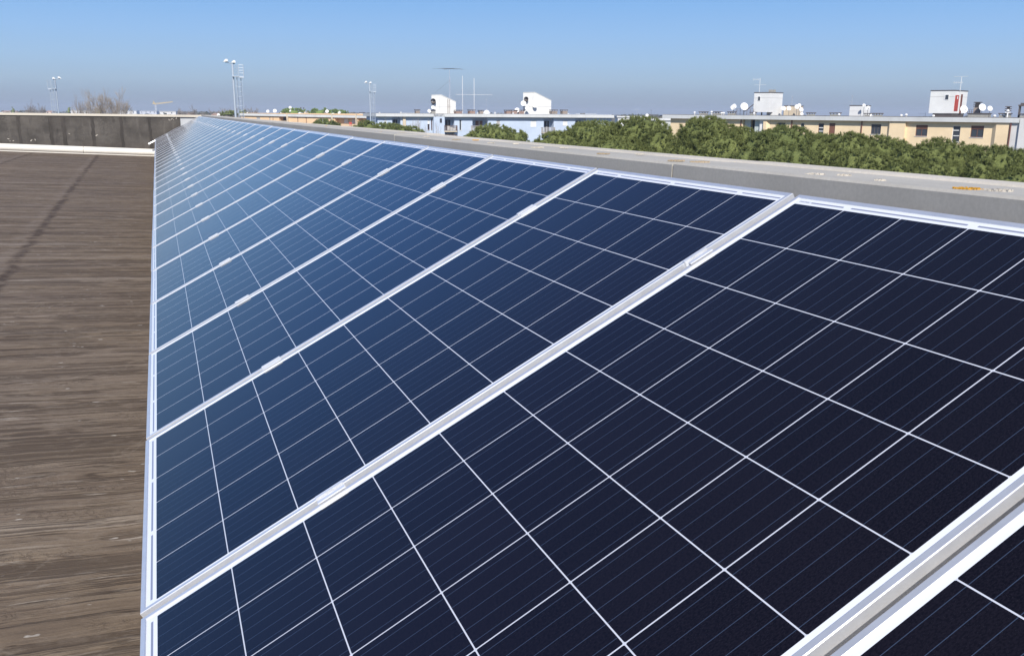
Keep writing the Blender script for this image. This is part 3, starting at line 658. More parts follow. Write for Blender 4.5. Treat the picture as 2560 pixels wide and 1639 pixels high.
# ---- pale blue building, centre
def bldB():
    f = Fac(C4(262, 0)[0], 172, C5(1520, 0)[0], 190); b = thing('apartment_building', 'pale blue apartment block with two slanted white roof towers', 'building', f.o, f.rz)
    W_ = render_mat('blue_render', (.52, .60, .72), .10)
    zr = slab(f, b, C4(240, 803), C5(1527, 470), .58, .9)
    L = lambda x, y: f.loc(*C4(x, y)); Q = lambda x, y: f.loc(*C5(x, y))
    ops = []
    def rec(a, c, dp, g=L, up_=.1):
        (xa, za), (xb, zb) = g(*a), g(*c); ops.append((xa, xb, zb, za + up_, dp, True)); return xa, xb, zb, za
    r1 = rec((482, 862), (612, 1075), 1.6); r2 = rec((1262, 868), (1420, 1064), 1.5); r3 = rec((1255, 1084), (1420, 1260), 1.5)
    r4 = rec((1690, 882), (1922, 1100), 1.7); r5 = rec((585, 520), (716, 720), 1.5, Q); r6 = rec((1006, 518), (1146, 720), 1.5, Q)
    for a, c, sh, mt, g in (((362, 878), (402, 962), .6, M_SHUT, C4), ((1016, 885), (1046, 960), 1, M_SHUT, C4), ((2052, 905), (2108, 1002), 1, M_SHUTG, C4),
                            ((1494, 898), (1528, 1060), .0, None, C4), ((410, 543), (486, 626), 1, M_SHUT, C5), ((842, 543), (902, 610), 1, M_SHUT, C5), ((1150, 543), (1222, 600), 1, M_SHUT, C5)):
        ops.append(window(f, b, g(*a), g(*c), shut=sh, lintel=mt, bars=0))
    for a, c in (((1016, 968), (1046, 1056)), ((1068, 882), (1088, 1056))):
        ops.append(window(f, b, C4(*a), C4(*c), mat=M_DARK, frame=M_BRN, bars=0))
    zt = max(f.loc(*C4(262, 850))[1], f.loc(*C5(1520, 500))[1]) + .6
    wall_mesh(0, f.len - .5, 0, zt, ops).build('wall', W_, b)
    (xa, za), (xb, zb) = L(640, 850), L(692, 1300); MB().box(xa, xb, -.30, -.01, 0, za + .3).build('cream_pier', M_CREAM, b)
    (xa, za), (xb, zb) = L(1090, 850), L(1258, 1300); MB().box(xa, xb, -.9, -.01, 0, za + .5).build('stair_bay', W_, b)
    m = MB(); (xa, za), (xb, zb) = L(1180, 880), L(1212, 945); MB().box(xa, xb, -.93, -.905, zb, za).build('bay_vent', M_DARK, b)
    for (xa, xb, z0, z1), mt in ((r1, M_DARK), (r2, M_DARK), (r4, M_CREAM), (r5, M_DARK), (r6, M_DARK), (r3, M_DARK)):
        w_ = xb - xa; o = MB().box(xa + .35 * w_, xa + .8 * w_, 1.38, 1.46, z0, z1 - .45).build('loggia_door', M_DARK if mt is M_DARK else M_BRN, b)
        MB().box(xa + .56 * w_, xa + .59 * w_, 1.34, 1.375, z0, z1 - .5).build('door_frame', M_WHITE, o)
    # balconies
    def balc(xa, xb, zt_, mat, slabh=.2):
        m = MB(); m.box(xa, xb, -1.0, .0, zt_ - 1.05 - slabh, zt_ - 1.05); o = m.build('balcony', M_CREAM, b); m = MB()
        m.box(xa, xb, -1.0, -.95, zt_ - .05, zt_); m.box(xa, xb, -1.0, -.95, zt_ - .95, zt_ - .9)
        for q in range(int((xb - xa) / .15) + 1): m.box(xa + q * .15, xa + q * .15 + .06, -.99, -.96, zt_ - .9, zt_ - .05)
        for x in (xa, xb - .05):
            m.box(x, x + .05, -.945, 0, zt_ - .05, zt_)
            for q in range(6): m.box(x, x + .05, -.9 + q * .15, -.86 + q * .15, zt_ - 1.0, zt_ - .05)
        m.build('railing', mat, o)
    (xa, z), (xb, _) = L(1245, 985), L(1440, 985); balc(xa, xb, z, M_RAIL)
    for q in range(3):
        x = xa + (xb - xa) * (.25 + .22 * q); MB().box(x, x + .5, -.93, -.90, z - .9, z - .1 - .2 * q).build('laundry', M_WHITE, b)
    (xa, z), (xb, _) = L(1240, 1100), L(1425, 1100); balc(xa, xb, z - .3, M_RAIL)
    (xa, z), (xb, _) = L(1668, 988), L(1925, 988); balc(xa, xb, z, M_SHUTG)
    (xa, z), (xb, _) = Q(550, 632), Q(715, 632); balc(xa, xb, z, M_SHUTG)
    (xa, z), (xb, _) = L(485, 975), L(612, 975); balc(xa, xb, z - .6, M_CREAM)
    # roof towers
    def tower(g, xl, xm, xr, ytop, yrd, ybot, off, seam):
        (x0, z0), (x1, _), (x2, z2), (x3, z3) = f.loc(*g(xl, ytop), off), f.loc(*g(xm, ytop), off), f.loc(*g(xm + 25, ytop), off), f.loc(*g(xr, yrd), off)
        zb = zr((x0 + x3) / 2) - .1
        m = MB(); m.prism([(x0, zb), (x3, zb), (x3, z3), (x2, z0), (x0, z0 - .1)], off, off + 3.4); m.v = [(x + (2.2 * (1 - (x - x0) / (x3 - x0)) if y > off + 1 else 0), y, z) for x, y, z in m.v]; o = m.build('roof_tower', M_TOWER, b)
        m = MB(); zs = f.loc(*g(xm, seam), off)[1]; m.box(x0 - .012, x3 + .012, off - .012, off - .001, zs - .02, zs + .02); m.box(x1 - .02, x1 + .02, off - .013, off - .001, zb, z0 - .1); m.build('seam', M_SHUTG, o)
        e = .07
        m = MB(); m.prism([(x0 - .06, z0 - .09), (x2, z0 + .01), (x3 + .06, z3 + .01), (x3 + .06, z3 + .09), (x2, z0 + .09), (x0 - .06, z0 - .01)], off - .08, off + 3.48); m.v = [(x + (2.2 * (1 - (x - x0) / (x3 - x0)) if y > off + 1 else 0), y, z) for x, y, z in m.v]; m.build('tower_coping', M_TOWER, o)
        return o, (x0, x1, x3, z0, zb)
    o, T = tower(C4, 1075, 1190, 1440, 525, 632, 805, 4.0, 708)
    def vent(g, x, y, rr):
        xa, z = f.loc(*g(x, y), 3.6); s = f.scale(*g(x, y), 3.6) * rr; m = MB(); m.lathe((xa + .1, 4.02, z - .1), (-.35, -1, .25), [(0, s), (s * 1.5, s), (s * 1.5, s * .86), (0.1, s * .86), (.1, .01)], 18); return m
    vent(C4, 1105, 622, 6.2).build('vent_pipe', M_CAP, o)
    m = MB(); (xa, za), (xb, zb) = f.loc(*C4(1316, 585), 3.7), f.loc(*C4(1352, 805), 3.7)
    m.tube((xa, 3.7, zb), (xa, 3.7, za), .04, n=5); m.tube((xb, 3.7, zb), (xb, 3.7, za), .04, n=5)
    for q in range(12): z = zb + (za - zb) * (q + .5) / 12; m.tube((xa, 3.7, z), (xb, 3.7, z), .03, n=5)
    m.build('ladder', M_CHIM, o)
    o2, T2 = tower(C5, 310, 442, 685, 165, 280, 458, 4.0, 355); vent(C5, 352, 258, 5.6).build('vent_pipe', M_CAP, o2)
    for g, a, c, mt in ((C4, (835, 745), (905, 800), M_CHIM), (C4, (1070, 752), (1140, 803), M_CHIMG), (C4, (1440, 752), (1538, 800), M_TILE), (C4, (1645, 748), (1735, 808), M_TILE), (C4, (1795, 755), (1862, 808), M_CHIM),
                        (C4, (2200, 752), (2290, 812), M_TILE), (C5, (140, 400), (235, 455), M_TILE), (C5, (250, 400), (325, 455), M_TILE), (C5, (695, 398), (770, 456), M_CHIM), (C5, (835, 398), (905, 456), M_CHIM), (C5, (1095, 446), (1135, 466), M_TILE)):
        chimney(f, b, g(*a), g(*c), 2.2, mt, zr=zr)
    for g, x, y in ((C4, 295, 792), (C4, 615, 788), (C4, 1768, 800), (C4, 2030, 792), (C4, 2303, 800), (C5, 175, 448), (C5, 915, 452)):
        xa, z = f.loc(*g(x, y), 1.5); MB().tube((xa, 1.5, zr(xa)), (xa, 1.5, z + .1), .14, .18, n=8).build('roof_vent', M_WHITE, b)
    xa, z = f.loc(*C4(1905, 775), 2); MB().lathe((xa, 2, zr(xa)), (0, 0, 1), [(0, .8), (.35, .7), (.7, .4), (.85, .01)], 14).build('skylight_dome', M_WHITE, b, True)
    dish(f, C4(1100, 715), 4.6, 3.2, 'white dish against the left corner of the left slanted tower on the blue block', zr=zr)
    dish(f, C4(1043, 770), 5.0, 2.5, 'tilted square white dish low on the roof left of the blue block towers', 'sq', zr=zr)
    dish(f, C4(2362, 757), 6.0, 2.4, 'white dish on its own just left of the right tower on the blue block', zr=zr)
    dish(f, C5(313, 316), 6.8, 3.0, 'white dish on the left edge of the right tower, below the round vent', zr=zr)
    dish(f, C5(362, 380), 5.8, 2.6, 'tilted white dish at the lower left of the right tower', 'sq', zr=zr)
    dish(f, C5(466, 345), 5.3, 3.3, 'white dish fixed to the middle face of the right tower', wallmount=True)
    # masts and aerials
    t = antenna(f, C4(1345, 805), C4(1345, 150), 6.5, [], 'tall lattice mast carrying a very wide beam aerial behind the left slanted tower', zr=zr, r=.05, mat=M_ANT)
    x, z0 = f.loc(*C4(1345, 150), 6.5); zb = zr(x); Zt = z0 - zb
    m = MB(); hw = .22
    zL = f.loc(*C4(1345, 240), 6.5)[1] - zb
    for a_, b_ in ((-1, -1), (1, -1), (0, 1)): m.tube((a_ * hw, b_ * hw, 0), (a_ * hw * .7, b_ * hw * .7, zL - .8), .028, n=4); m.tube((a_ * hw * .7, b_ * hw * .7, zL - .8), (0, 0, zL), .028, n=4)
    for q in range(22):
        z = zL * q / 23; s_ = 1 if q % 2 else -1; m.tube((-hw * s_, -hw, z), (hw * s_, -hw, z + zL / 23), .018, n=3); m.tube((hw * s_, -hw, z), (0, hw, z + zL / 23), .018, n=3)
    m.build('lattice', M_ANT, t)
    m = MB(); xl = f.loc(*C4(1100, 150), 6.5)[0] - x; xr = f.loc(*C4(1610, 155), 6.5)[0] - x; arc = []
    for yoff, sc2 in ((-1.2, .62), (-.3, .8), (.6, 1.0), (1.7, .9)):
        L_ = [(xl * sc2 + (xr - xl) * sc2 * i / 16, yoff, Zt + .25 - .0075 * sc2 * (((xl * sc2 + (xr - xl) * sc2 * i / 16)) ** 2)) for i in range(17)]
        for p_, q_ in zip(L_[:-1], L_[1:]): m.tube(p_, q_, .022 if abs(p_[0]) < 2 else .013, n=4)
    m.tube((0.5, -1.6, Zt + .2), (-.5, 2.1, Zt + .2), .05, n=5); m.build('beam_elements', M_ANTD, t)
    m = MB(); gz = f.loc(*C4(1335, 312), 6.5)[1] - zb; gx = f.loc(*C4(1120, 500), 5)[0] - x; m.tube((0, 0, gz), (gx, -1.5, f.loc(*C4(1120, 500), 5)[1] - zb), .018, n=4); m.build('guy_wire', M_ANTD, t)
    antenna(f, C4(1540, 800), C4(1540, 240), 5, [], 'tall plain white rod aerial right of the lattice mast', zr=zr, r=.045, mat=M_WHITE)
    antenna(f, C4(1715, 800), C4(1715, 275), 6, [(C4(1440, 0)[0], C4(1990, 0)[0], C4(0, 520)[1], None)], 'second rod aerial with one long thin crossbar on the blue block', zr=zr, r=.05, mat=M_WHITE)
    antenna(f, C4(1905, 800), C4(1905, 572), 4, [(C4(1880, 0)[0], C4(1922, 0)[0], C4(0, 600)[1], 'p'), (C4(1838, 0)[0], C4(1908, 0)[0], C4(0, 676)[1], 'y'), (C4(1840, 0)[0], C4(1925, 0)[0], C4(0, 735)[1], 'y')], 'short aerial with three stacked booms on the blue block', zr=zr)
    antenna(f, C5(1135, 455), C5(1137, 370), 4, [(C5(1098, 0)[0], C5(1140, 0)[0], C5(0, 376)[1], 'y'), (C5(1100, 0)[0], C5(1140, 0)[0], C5(0, 404)[1], 'y')], 'small double boom aerial on the right half of the blue block', zr=zr)
    antenna(f, C5(1288, 458), C5(1288, 402), 4, [(C5(1272, 0)[0], C5(1312, 0)[0], C5(0, 410)[1], 'y')], 'small single boom aerial near the right end of the blue block', zr=zr)
bldB()

# ---- yellow building, right
def bldY():
    f = Fac(C6(145, 0)[0], 142, C7(2240, 0)[0], 108); b = thing('apartment_building', 'yellow apartment block with box shaped white roof towers behind the pines', 'building', f.o, f.rz)
    W_ = render_mat('yellow_render', (.86, .68, .44), .10)
    zr = slab(f, b, C6(33, 625), C7(2352, 628), .56, .62)
    S = lambda g, x, y, off=0.: f.loc(*g(x, y), off)
    ops = []
    for g, a, c, sh, mt, fr_, br in ((C6, (1568, 733), (1672, 800), 0, None, M_CAP, 1), (C6, (1880, 736), (1926, 796), 0, None, M_WHITE, 0), (C6, (2120, 743), (2180, 890), 0, None, M_BRN, 0), (C6, (2265, 740), (2322, 1000), 1, M_BRN, M_BRN, 0),
                                 (C7, (494, 706), (606, 832), 0, None, M_CAP, 2), (C7, (1056, 714), (1188, 856), .36, M_BRN, M_BRN, 1), (C7, (1516, 726), (1590, 930), 0, None, M_WHITE, 0), (C7, (1746, 724), (1890, 872), .30, M_BRN, M_BRN, 1)):
        if sh > .9: sh = 1
        ops.append(window(f, b, g(*a), g(*c), shut=sh, lintel=mt, frame=fr_, bars=br))
    (xa, za), (xb, zb) = S(C6, 1108, 690), S(C6, 1402, 1100)
    ops.append((xa, xb, 0, za + .3, 1.2, True))
    zt = max(S(C6, 145, 690)[1], S(C7, 2240, 690)[1]) + .5
    wall_mesh(0, f.len, 0, zt, ops).build('wall', W_, b)
    for g, (a, c), h in ((C7, (1516, 1590), 782), (C7, (1516, 1590), 850), (C6, (2120, 2180), 800), (C6, (2120, 2180), 845)):
        (xa, z), (xb, _) = S(g, a, h), S(g, c, h); MB().box(xa, xb, .05, .10, z - .05, z + .05).build('window_bar', M_WHITE, b)
    for g, x0, x1, d0, d1, mt in ((C6, 1113, 1196, .5, .6, M_SHUTG), (C6, 1196, 1222, 1.0, 1.1, M_DARK), (C6, 1258, 1338, .3, .4, M_SHUTG), (C6, 1340, 1400, -.05, .05, M_TOWER)):
        (xa, z), (xb, _) = S(g, x0, 690), S(g, x1, 690); MB().box(xa, xb, d0, d1, 0, z + .3).build('glass_block_strip', plain('glass_block', (.55, .60, .58), .35, stretch=(4, 4, 4)) if mt is M_SHUTG else mt, b)
    (xa, z), (xb, _) = S(C6, 1402, 690), S(C6, 1475, 690); MB().prismz([(xa, -.38), (xb - .4, -.38), (xb, -.01), (xa, -.01)], 0, z + .35).build('bay', W_, b)
    (xa, z), (xb, _) = S(C7, 705, 690), S(C7, 935, 690); z2 = S(C7, 800, 912)[1]; MB().prismz([(xa, -.01), (xa + .35, -.38), (xb, -.38), (xb, -.01)], z2, z + .35).build('bay', W_, b)
    (xa, z), (xb, _) = S(C7, 2020, 690), S(C7, 2240, 690); MB().prismz([(xa, -.01), (xa + .5, -.38), (xb, -.38), (xb, -.01)], 0, z + .35).build('bay', W_, b)
    for g, x, off in ((C6, 1085, -.06), (C6, 1765, -.06), (C7, 375, -.06), (C7, 2243, -.46)):
        xa, z = S(g, x, 690, off); MB().tube((xa, off, 0), (xa, off, z + .3), .085, n=8).build('downpipe', M_PIPE, b)
    (xa, z), (xb, _) = S(C7, 2250, 690), S(C7, 2900, 690)
    nb = MB(); nb.box(xa + .1, xb, -.3, 10, 0, z + .25); nb.build('grey_wing', render_mat('grey_render', (.66, .65, .63), .1), b)
    (xa2, z9) = S(C7, 2360, 632, -.6); MB().box(xa2, xb, -.6, -.31, 0, z9).build('grey_pier', render_mat('pier_render', (.68, .67, .65), .1), b)
    # box towers square to the building, so that the front and the right end show
    def tower(g, xl, xm, xr, yt, yb, off, name='roof_tower', lift=0.0, slope=0.0, mat=None):
        x0, z1 = S(g, xl, yt, off); xm_, _ = S(g, xm, yt, off); zb = S(g, xm, yb, off)[1]
        y2 = min(max(f.locx(*g(xr, yt), xm_)[0], off + 1.5), off + 9); base = zb + lift
        m = MB(); m.box(x0, xm_, off, y2, base, z1); o = m.build(name, mat or M_TOWER, b)
        MB().box(x0 - .05, xm_ + .05, off - .05, y2 + .05, z1 + .002, z1 + .10).build('tower_roof', M_CAP, o)
        zs = z1 - .75; MB().box(x0 - .012, xm_ + .012, off - .012, y2 + .012, zs, zs + .03).build('seam', M_SHUTG, o)
        return o, x0, xm_, y2, z1, base, off
    def facebox(T, u0_, u1_, z0, z1_, dp, side='L'):
        _, x0, xm_, y2, zt_, bs, off = T; m = MB()
        if side == 'L': m.box(x0 + (xm_ - x0) * u0_, x0 + (xm_ - x0) * u1_, off - dp, off + .01, z0, z1_)
        else: m.box(xm_ - .01, xm_ + dp, off + (y2 - off) * u0_, off + (y2 - off) * u1_, z0, z1_)
        return m
    T1 = tower(C6, 1262, 1472, 1645, 335, 592, 3.0)
    zw1, zw0 = S(C6, 1330, 385, 3)[1], S(C6, 1330, 436, 3)[1]
    wn = facebox(T1, .23, .42, zw0 - .05, zw1 + .05, .04).build('tower_window', M_WHITE, T1[0]); facebox(T1, .27, .40, zw0, zw1, .055).build('pane', M_GLASS, wn)
    _, x0, xm_, y2, z1, bs, off = T1; wl = xm_ - x0
    MB().box(xm_ - 1.0, xm_ - .002, off + 1.2, y2 - .02, zr(x0) - .1, bs - .002).build('tower_base', M_TOWER, T1[0])
    MB().box(x0 + wl * .30, x0 + wl * .36, off + 1.0, off + 1.1, zr(x0) - .1, bs - .002).build('tower_post', M_CAP, T1[0])
    cx_, cz_ = S(C6, 1485, 292, 4.5); MB().box(cx_ - .4, cx_ + .4, 4.5, 5.2, z1 + .102, cz_).build('tower_chimney', M_CHIMG, T1[0])
    T2 = tower(C7, 1240, 1540, 1705, 290, 570, 3.0)
    zw1, zw0 = S(C7, 1447, 338, 3)[1], S(C7, 1447, 395, 3)[1]
    wn = facebox(T2, .60, .78, zw0 - .05, zw1 + .05, .04).build('tower_window', M_WHITE, T2[0]); facebox(T2, .64, .77, zw0, zw1, .055).build('pane', M_GLASS, wn)
    zd1, zd0 = S(C7, 1565, 340, 3)[1], S(C7, 1565, 540, 3)[1]
    dr = facebox(T2, .08, .34, zd0, zd1, .05, 'R').build('tower_door', M_RED, T2[0]); facebox(T2, .20, .26, (zd0 + zd1) / 2 + .5, (zd0 + zd1) / 2 + .85, .06, 'R').build('door_mark', M_WHITE, dr)
    facebox(T2, .50, .57, T2[5], T2[4] - .4, .12, 'R').build('flue_pipe', M_PIPE, T2[0])
    _, x0, xm_, y2, z1, bs, off = T2; wl = xm_ - x0
    MB().box(x0 + wl * .16, xm_ - .1, off + .15, y2 - .3, zr(x0) - .1, bs - .002).build('tower_base', M_CAP, T2[0])
    T3 = tower(C7, 225, 366, 484, 476, 612, 9.0); 
    T4 = tower(C6, 1660, 1782, 1914, 512, 634, 7.0, mat=M_CREAM)
    for g, a, c, mt, off in ((C6, (522, 583), (596, 628), M_CHIMG, 2), (C6, (700, 583), (778, 628), M_CHIMG, 2), (C6, (904, 582), (972, 630), M_CHIMG, 2.2), (C6, (1198, 588), (1256, 634), M_CHIMG, 2), (C6, (1958, 596), (2036, 642), M_CHIMG, 2), (C6, (2268, 597), (2370, 642), M_CHIMG, 2),
                             (C7, (403, 565), (478, 607), M_CHIMG, 3), (C7, (518, 565), (600, 607), M_CHIMG, 2), (C7, (2090, 566), (2212, 618), M_CHIMG, 2), (C7, (2350, 572), (2440, 622), M_CHIMG, 2)):
        chimney(f, b, g(*a), g(*c), off, mt, zr=zr)
    (xa, z1), (xb, _) = S(C7, 1705, 565, 2), S(C7, 1955, 565, 2); o = MB().box(xa, xb, 2, 3.2, zr(xa) - .1, z1 - .1).build('flue_bank', M_CHIMG, b); MB().box(xa - .1, xb + .1, 1.9, 3.3, z1 - .098, z1).build('flue_cap', M_CAP, o)
    for a, c in (((1785, 420), (1838, 560)), ((2180, 474), (2222, 560))):
        (xa, z1), (xb, z0) = S(C7, *a, 2.6), S(C7, *c, 2.6); w_ = xb - xa
        o = MB().box(xa, xb, 2.6, 2.6 + w_, z0 - .3, z1 - .75).build('chimney', M_CHIM if a[0] < 2000 else M_WHITE, b); m = MB()
        for q in range(3): m.box(xa - .06, xb + .06, 2.54, 2.66 + w_, z1 - .65 + q * .24, z1 - .55 + q * .24)
        m.box(xa + .1, xb - .1, 2.7, 2.5 + w_, z1 - .75, z1 - .1); m.build('chimney_louvre', M_CAP, o)
    # roof railings
    for g, a, c, off in ((C6, (985, 548), (1250, 628), 2.8), (C7, (1700, 525), (1850, 565), 2.9)):
        (xa, z1), (xb, _) = S(g, *a, off), S(g, *c, off); zb = zr(xa); m = MB()
        for q in range(4): m.tube((xa, off, zb + (z1 - zb) * (q + 1) / 4), (xb, off, zb + (z1 - zb) * (q + 1) / 4), .02, n=4)
        for q in range(7): x = xa + (xb - xa) * q / 6; m.tube((x, off, zb), (x, off, z1), .025, n=4)
        m.build('roof_railing', M_RAIL, b)
    (xa, za), (xb, zb_) = S(C6, 1120, 590, 3), S(C6, 1256, 480, 3); m = MB()
    for q in (0, .35, .7): m.tube((xa, 3 + q, za + q * .3), (xb, 3 + q, zb_ + q * .3), .022, n=4)
    m.build('stair_rail', M_RAIL, b)
    for g, x, y in ((C6, 463, 600), (C6, 690, 592), (C6, 825, 608), (C6, 852, 608), (C6, 1257, 612), (C7, 88, 588), (C7, 868, 600), (C7, 930, 592), (C7, 1270, 606), (C7, 2037, 606), (C7, 2204, 540)):
        xa, z = S(g, x, y, 1.6); MB().tube((xa, 1.6, zr(xa)), (xa, 1.6, z), .09, n=8).lathe((xa, 1.6, z), (0, -.3, 1), [(-.1, .13), (.04, .2), (.16, .14), (.2, .01)], 8).build('roof_vent', M_WHITE, b)
    D_ = lambda g, x, y, r_, lb, sh='round', off=2.4, wm=False, aim=None: dish(f, g(x, y), r_ / 5.2, off, lb, sh, zr=zr, aim=aim, wallmount=wm)
    D_(C6, 981, 522, 44, 'large diamond shaped white dish on the left part of the yellow block', 'sq'); D_(C6, 1125, 518, 50, 'large round white dish beside the diamond one on the yellow block')
    D_(C6, 1650, 543, 29, 'white dish touching the right side of the left box tower', off=5.4); D_(C6, 1722, 541, 29, 'white dish in front of the grey face of the small cream tower', off=5.4)
    D_(C6, 1828, 522, 29, 'white dish on the cream tower, left of a topmost one', off=5.6); D_(C6, 1862, 502, 24, 'topmost white dish on the cream tower', off=6.2)
    D_(C6, 1888, 560, 27, 'white dish at the right edge of the cream tower', off=5.5); D_(C6, 1896, 616, 20, 'lowest small white dish at the foot of the cream tower', off=4.0)
    D_(C7, 401, 470, 21, 'small round dish above the sloping little white tower', off=8.2); D_(C7, 447, 502, 30, 'white dish on the front of the sloping little white tower', 'sq', off=7.6); D_(C7, 492, 598, 20, 'small low white dish right of the sloping little tower', off=2)
    D_(C7, 1650, 520, 50, 'large round dish at the foot of the tower with the red door', off=1.6); D_(C7, 1881, 496, 47, 'large round dish right of the striped chimney', off=2.2); D_(C7, 1978, 510, 34, 'smaller round dish right of the striped chimney', off=2.2)
    A_ = lambda g, base, top, off, bars, lb, **k: antenna(f, g(*base), g(*top), off, [(g(p, 0)[0], g(q, 0)[0], g(0, y)[1], kk) for p, q, y, kk in bars], lb, **k)
    A_(C6, (1340, 335), (1340, 135), 4.5, [(1240, 1330, 156, 'p'), (1258, 1418, 229, 'y')], 'aerial on top of the left box tower of the yellow block', r=.034, mat=M_WHITE)
    A_(C6, (1770, 510), (1770, 380), 8, [(1698, 1828, 484, 'y'), (1758, 1780, 388, 'p')], 'aerial with one wide bar on the small cream tower', r=.036)
    A_(C7, (258, 476), (258, 345), 10, [(205, 255, 424, 'y'), (245, 270, 352, 'p')], 'aerial on the sloping little white tower', r=.036)
    A_(C7, (1627, 290), (1627, 105), 4.5, [(1530, 1708, 110, 'y'), (1520, 1642, 186, 'p')], 'aerial with two booms on top of the tower with the red door', r=.034, mat=M_WHITE)
    A_(C7, (1175, 606), (1175, 560), 5, [(1088, 1185, 574, 'y')], 'low horizontal aerial left of the tower with the red door', r=.02, zr=zr)
    A_(C7, (945, 606), (945, 568), 5, [(900, 955, 574, 'y')], 'very low aerial in the middle of the yellow block roof', r=.02, zr=zr)
    xa, z = S(C7, 2394, 450, 2.2); m = MB(); m.box(xa - .5, xa + .5, 2.2, 3, z - .3, z - .1); m.box(xa - .3, xa + .3, 2.3, 2.9, z - .1, z + .1)
    for q in (-.4, .4): m.box(xa + q - .05, xa + q + .05, 2.3, 2.9, zr(xa), z - .3)
    m.build('vent_cowl', M_CAP, b)
bldY()

# ---- low white building between the blue and the yellow ones, and far-off houses
def small_house(px0, px1, pyt, D, hcol, label, h=3.0, name='distant_building', roofm=None, pitch=.0):
    f = Fac(px0, D, px1, D); b = thing(name, label, 'building', f.o, f.rz); zt = f.loc((px0 + px1) / 2, pyt)[1]; L = f.len
    hm = plain('house_render', hcol, .85)
    ops = []; k = max(1, int(L / 6))
    for q in range(k):
        x = L * (q + .5) / k; ops.append((x - .7, x + .7, zt - 2.6, zt - 1.2, .15, True))
    wall_mesh(0, L, 0, zt - pitch, ops, thick=9).build('wall', hm, b)
    m = MB()
    if pitch: m.v = [(-.4, -.4, zt - pitch), (L + .4, -.4, zt - pitch), (L + .4, 9.4, zt - pitch), (-.4, 9.4, zt - pitch), (L * .12, 4.5, zt), (L * .88, 4.5, zt)]; m.f = [(0, 1, 5, 4), (1, 2, 5), (2, 3, 4, 5), (3, 0, 4), (3, 2, 1, 0)]
    else: m.box(-.4, L + .4, -.4, 9.4, zt - .45, zt + .002)
    m.build('roof', roofm or M_FASC, b)
    for q, o in enumerate(ops): MB().box(o[0] + .03, o[1] - .03, .10, .14, o[2] + .03, o[3] - .03).build('window', M_GLASS, b)
    return f, b
fS, _ = small_house(1545, 1612, 290.5, 290, (.70, .70, .68), 'low white flat roofed building between the blue and yellow blocks')
fS2, _ = small_house(1612, 1682, 296.5, 215, (.60, .62, .60), 'pale building peeping out at the left end of the yellow block')
dish(fS, C5(1966, 474), 3.9, 2, 'round white dish above the pine between the blue and yellow blocks')
antenna(fS, C5(1838, 500), C5(1838, 385), 3, [(C5(1800, 0)[0], C5(1848, 0)[0], C5(0, 396)[1], 'y')], 'thin aerial between the blue and yellow blocks', r=.03)
antenna(fS, C5(2022, 500), C5(2022, 400), 3, [(C5(2010, 0)[0], C5(2035, 0)[0], C5(0, 405)[1], 'p')], 'dark stub aerial right of the lone dish between the blocks', r=.03, mat=M_ANTD)
for px0, px1, py, D, col, lb, rm, pt in ((178, 240, 276.5, 900, (.72, .72, .72), 'long white distant shed behind the bare trees', None, 0), (294, 342, 276.8, 1100, (.78, .78, .78), 'far white shed left of the crane', None, 0),
        (350, 392, 277.5, 1300, (.62, .64, .70), 'far bluish shed right under the crane jib', None, 0), (400, 440, 278.2, 1000, (.75, .73, .70), 'far white shed right of the crane', None, 0),
        (0, 40, 277.0, 800, (.62, .58, .52), 'distant pale house at the left edge of the view', M_TILE, 2.0), (112, 128, 276.8, 700, (.60, .5, .42), 'small distant house beside the left floodlight mast', M_TILE, 2.0),
        (462, 476, 282.0, 420, (.75, .72, .68), 'small far white house near the end of the solar row', M_TILE, 1.5), (524, 542, 283.0, 380, (.72, .70, .66), 'small far white house left of the lone diamond dish', M_TILE, 1.5),
        (1005, 1040, 282.5, 900, (.6, .6, .62), 'far grey roof seen over the blue block', None, 0), (1440, 1490, 284.8, 700, (.62, .62, .62), 'far pale roof beyond the right end of the blue block', None, 0)):
    small_house(px0, px1, py, D, col, lb, roofm=rm, pitch=pt)

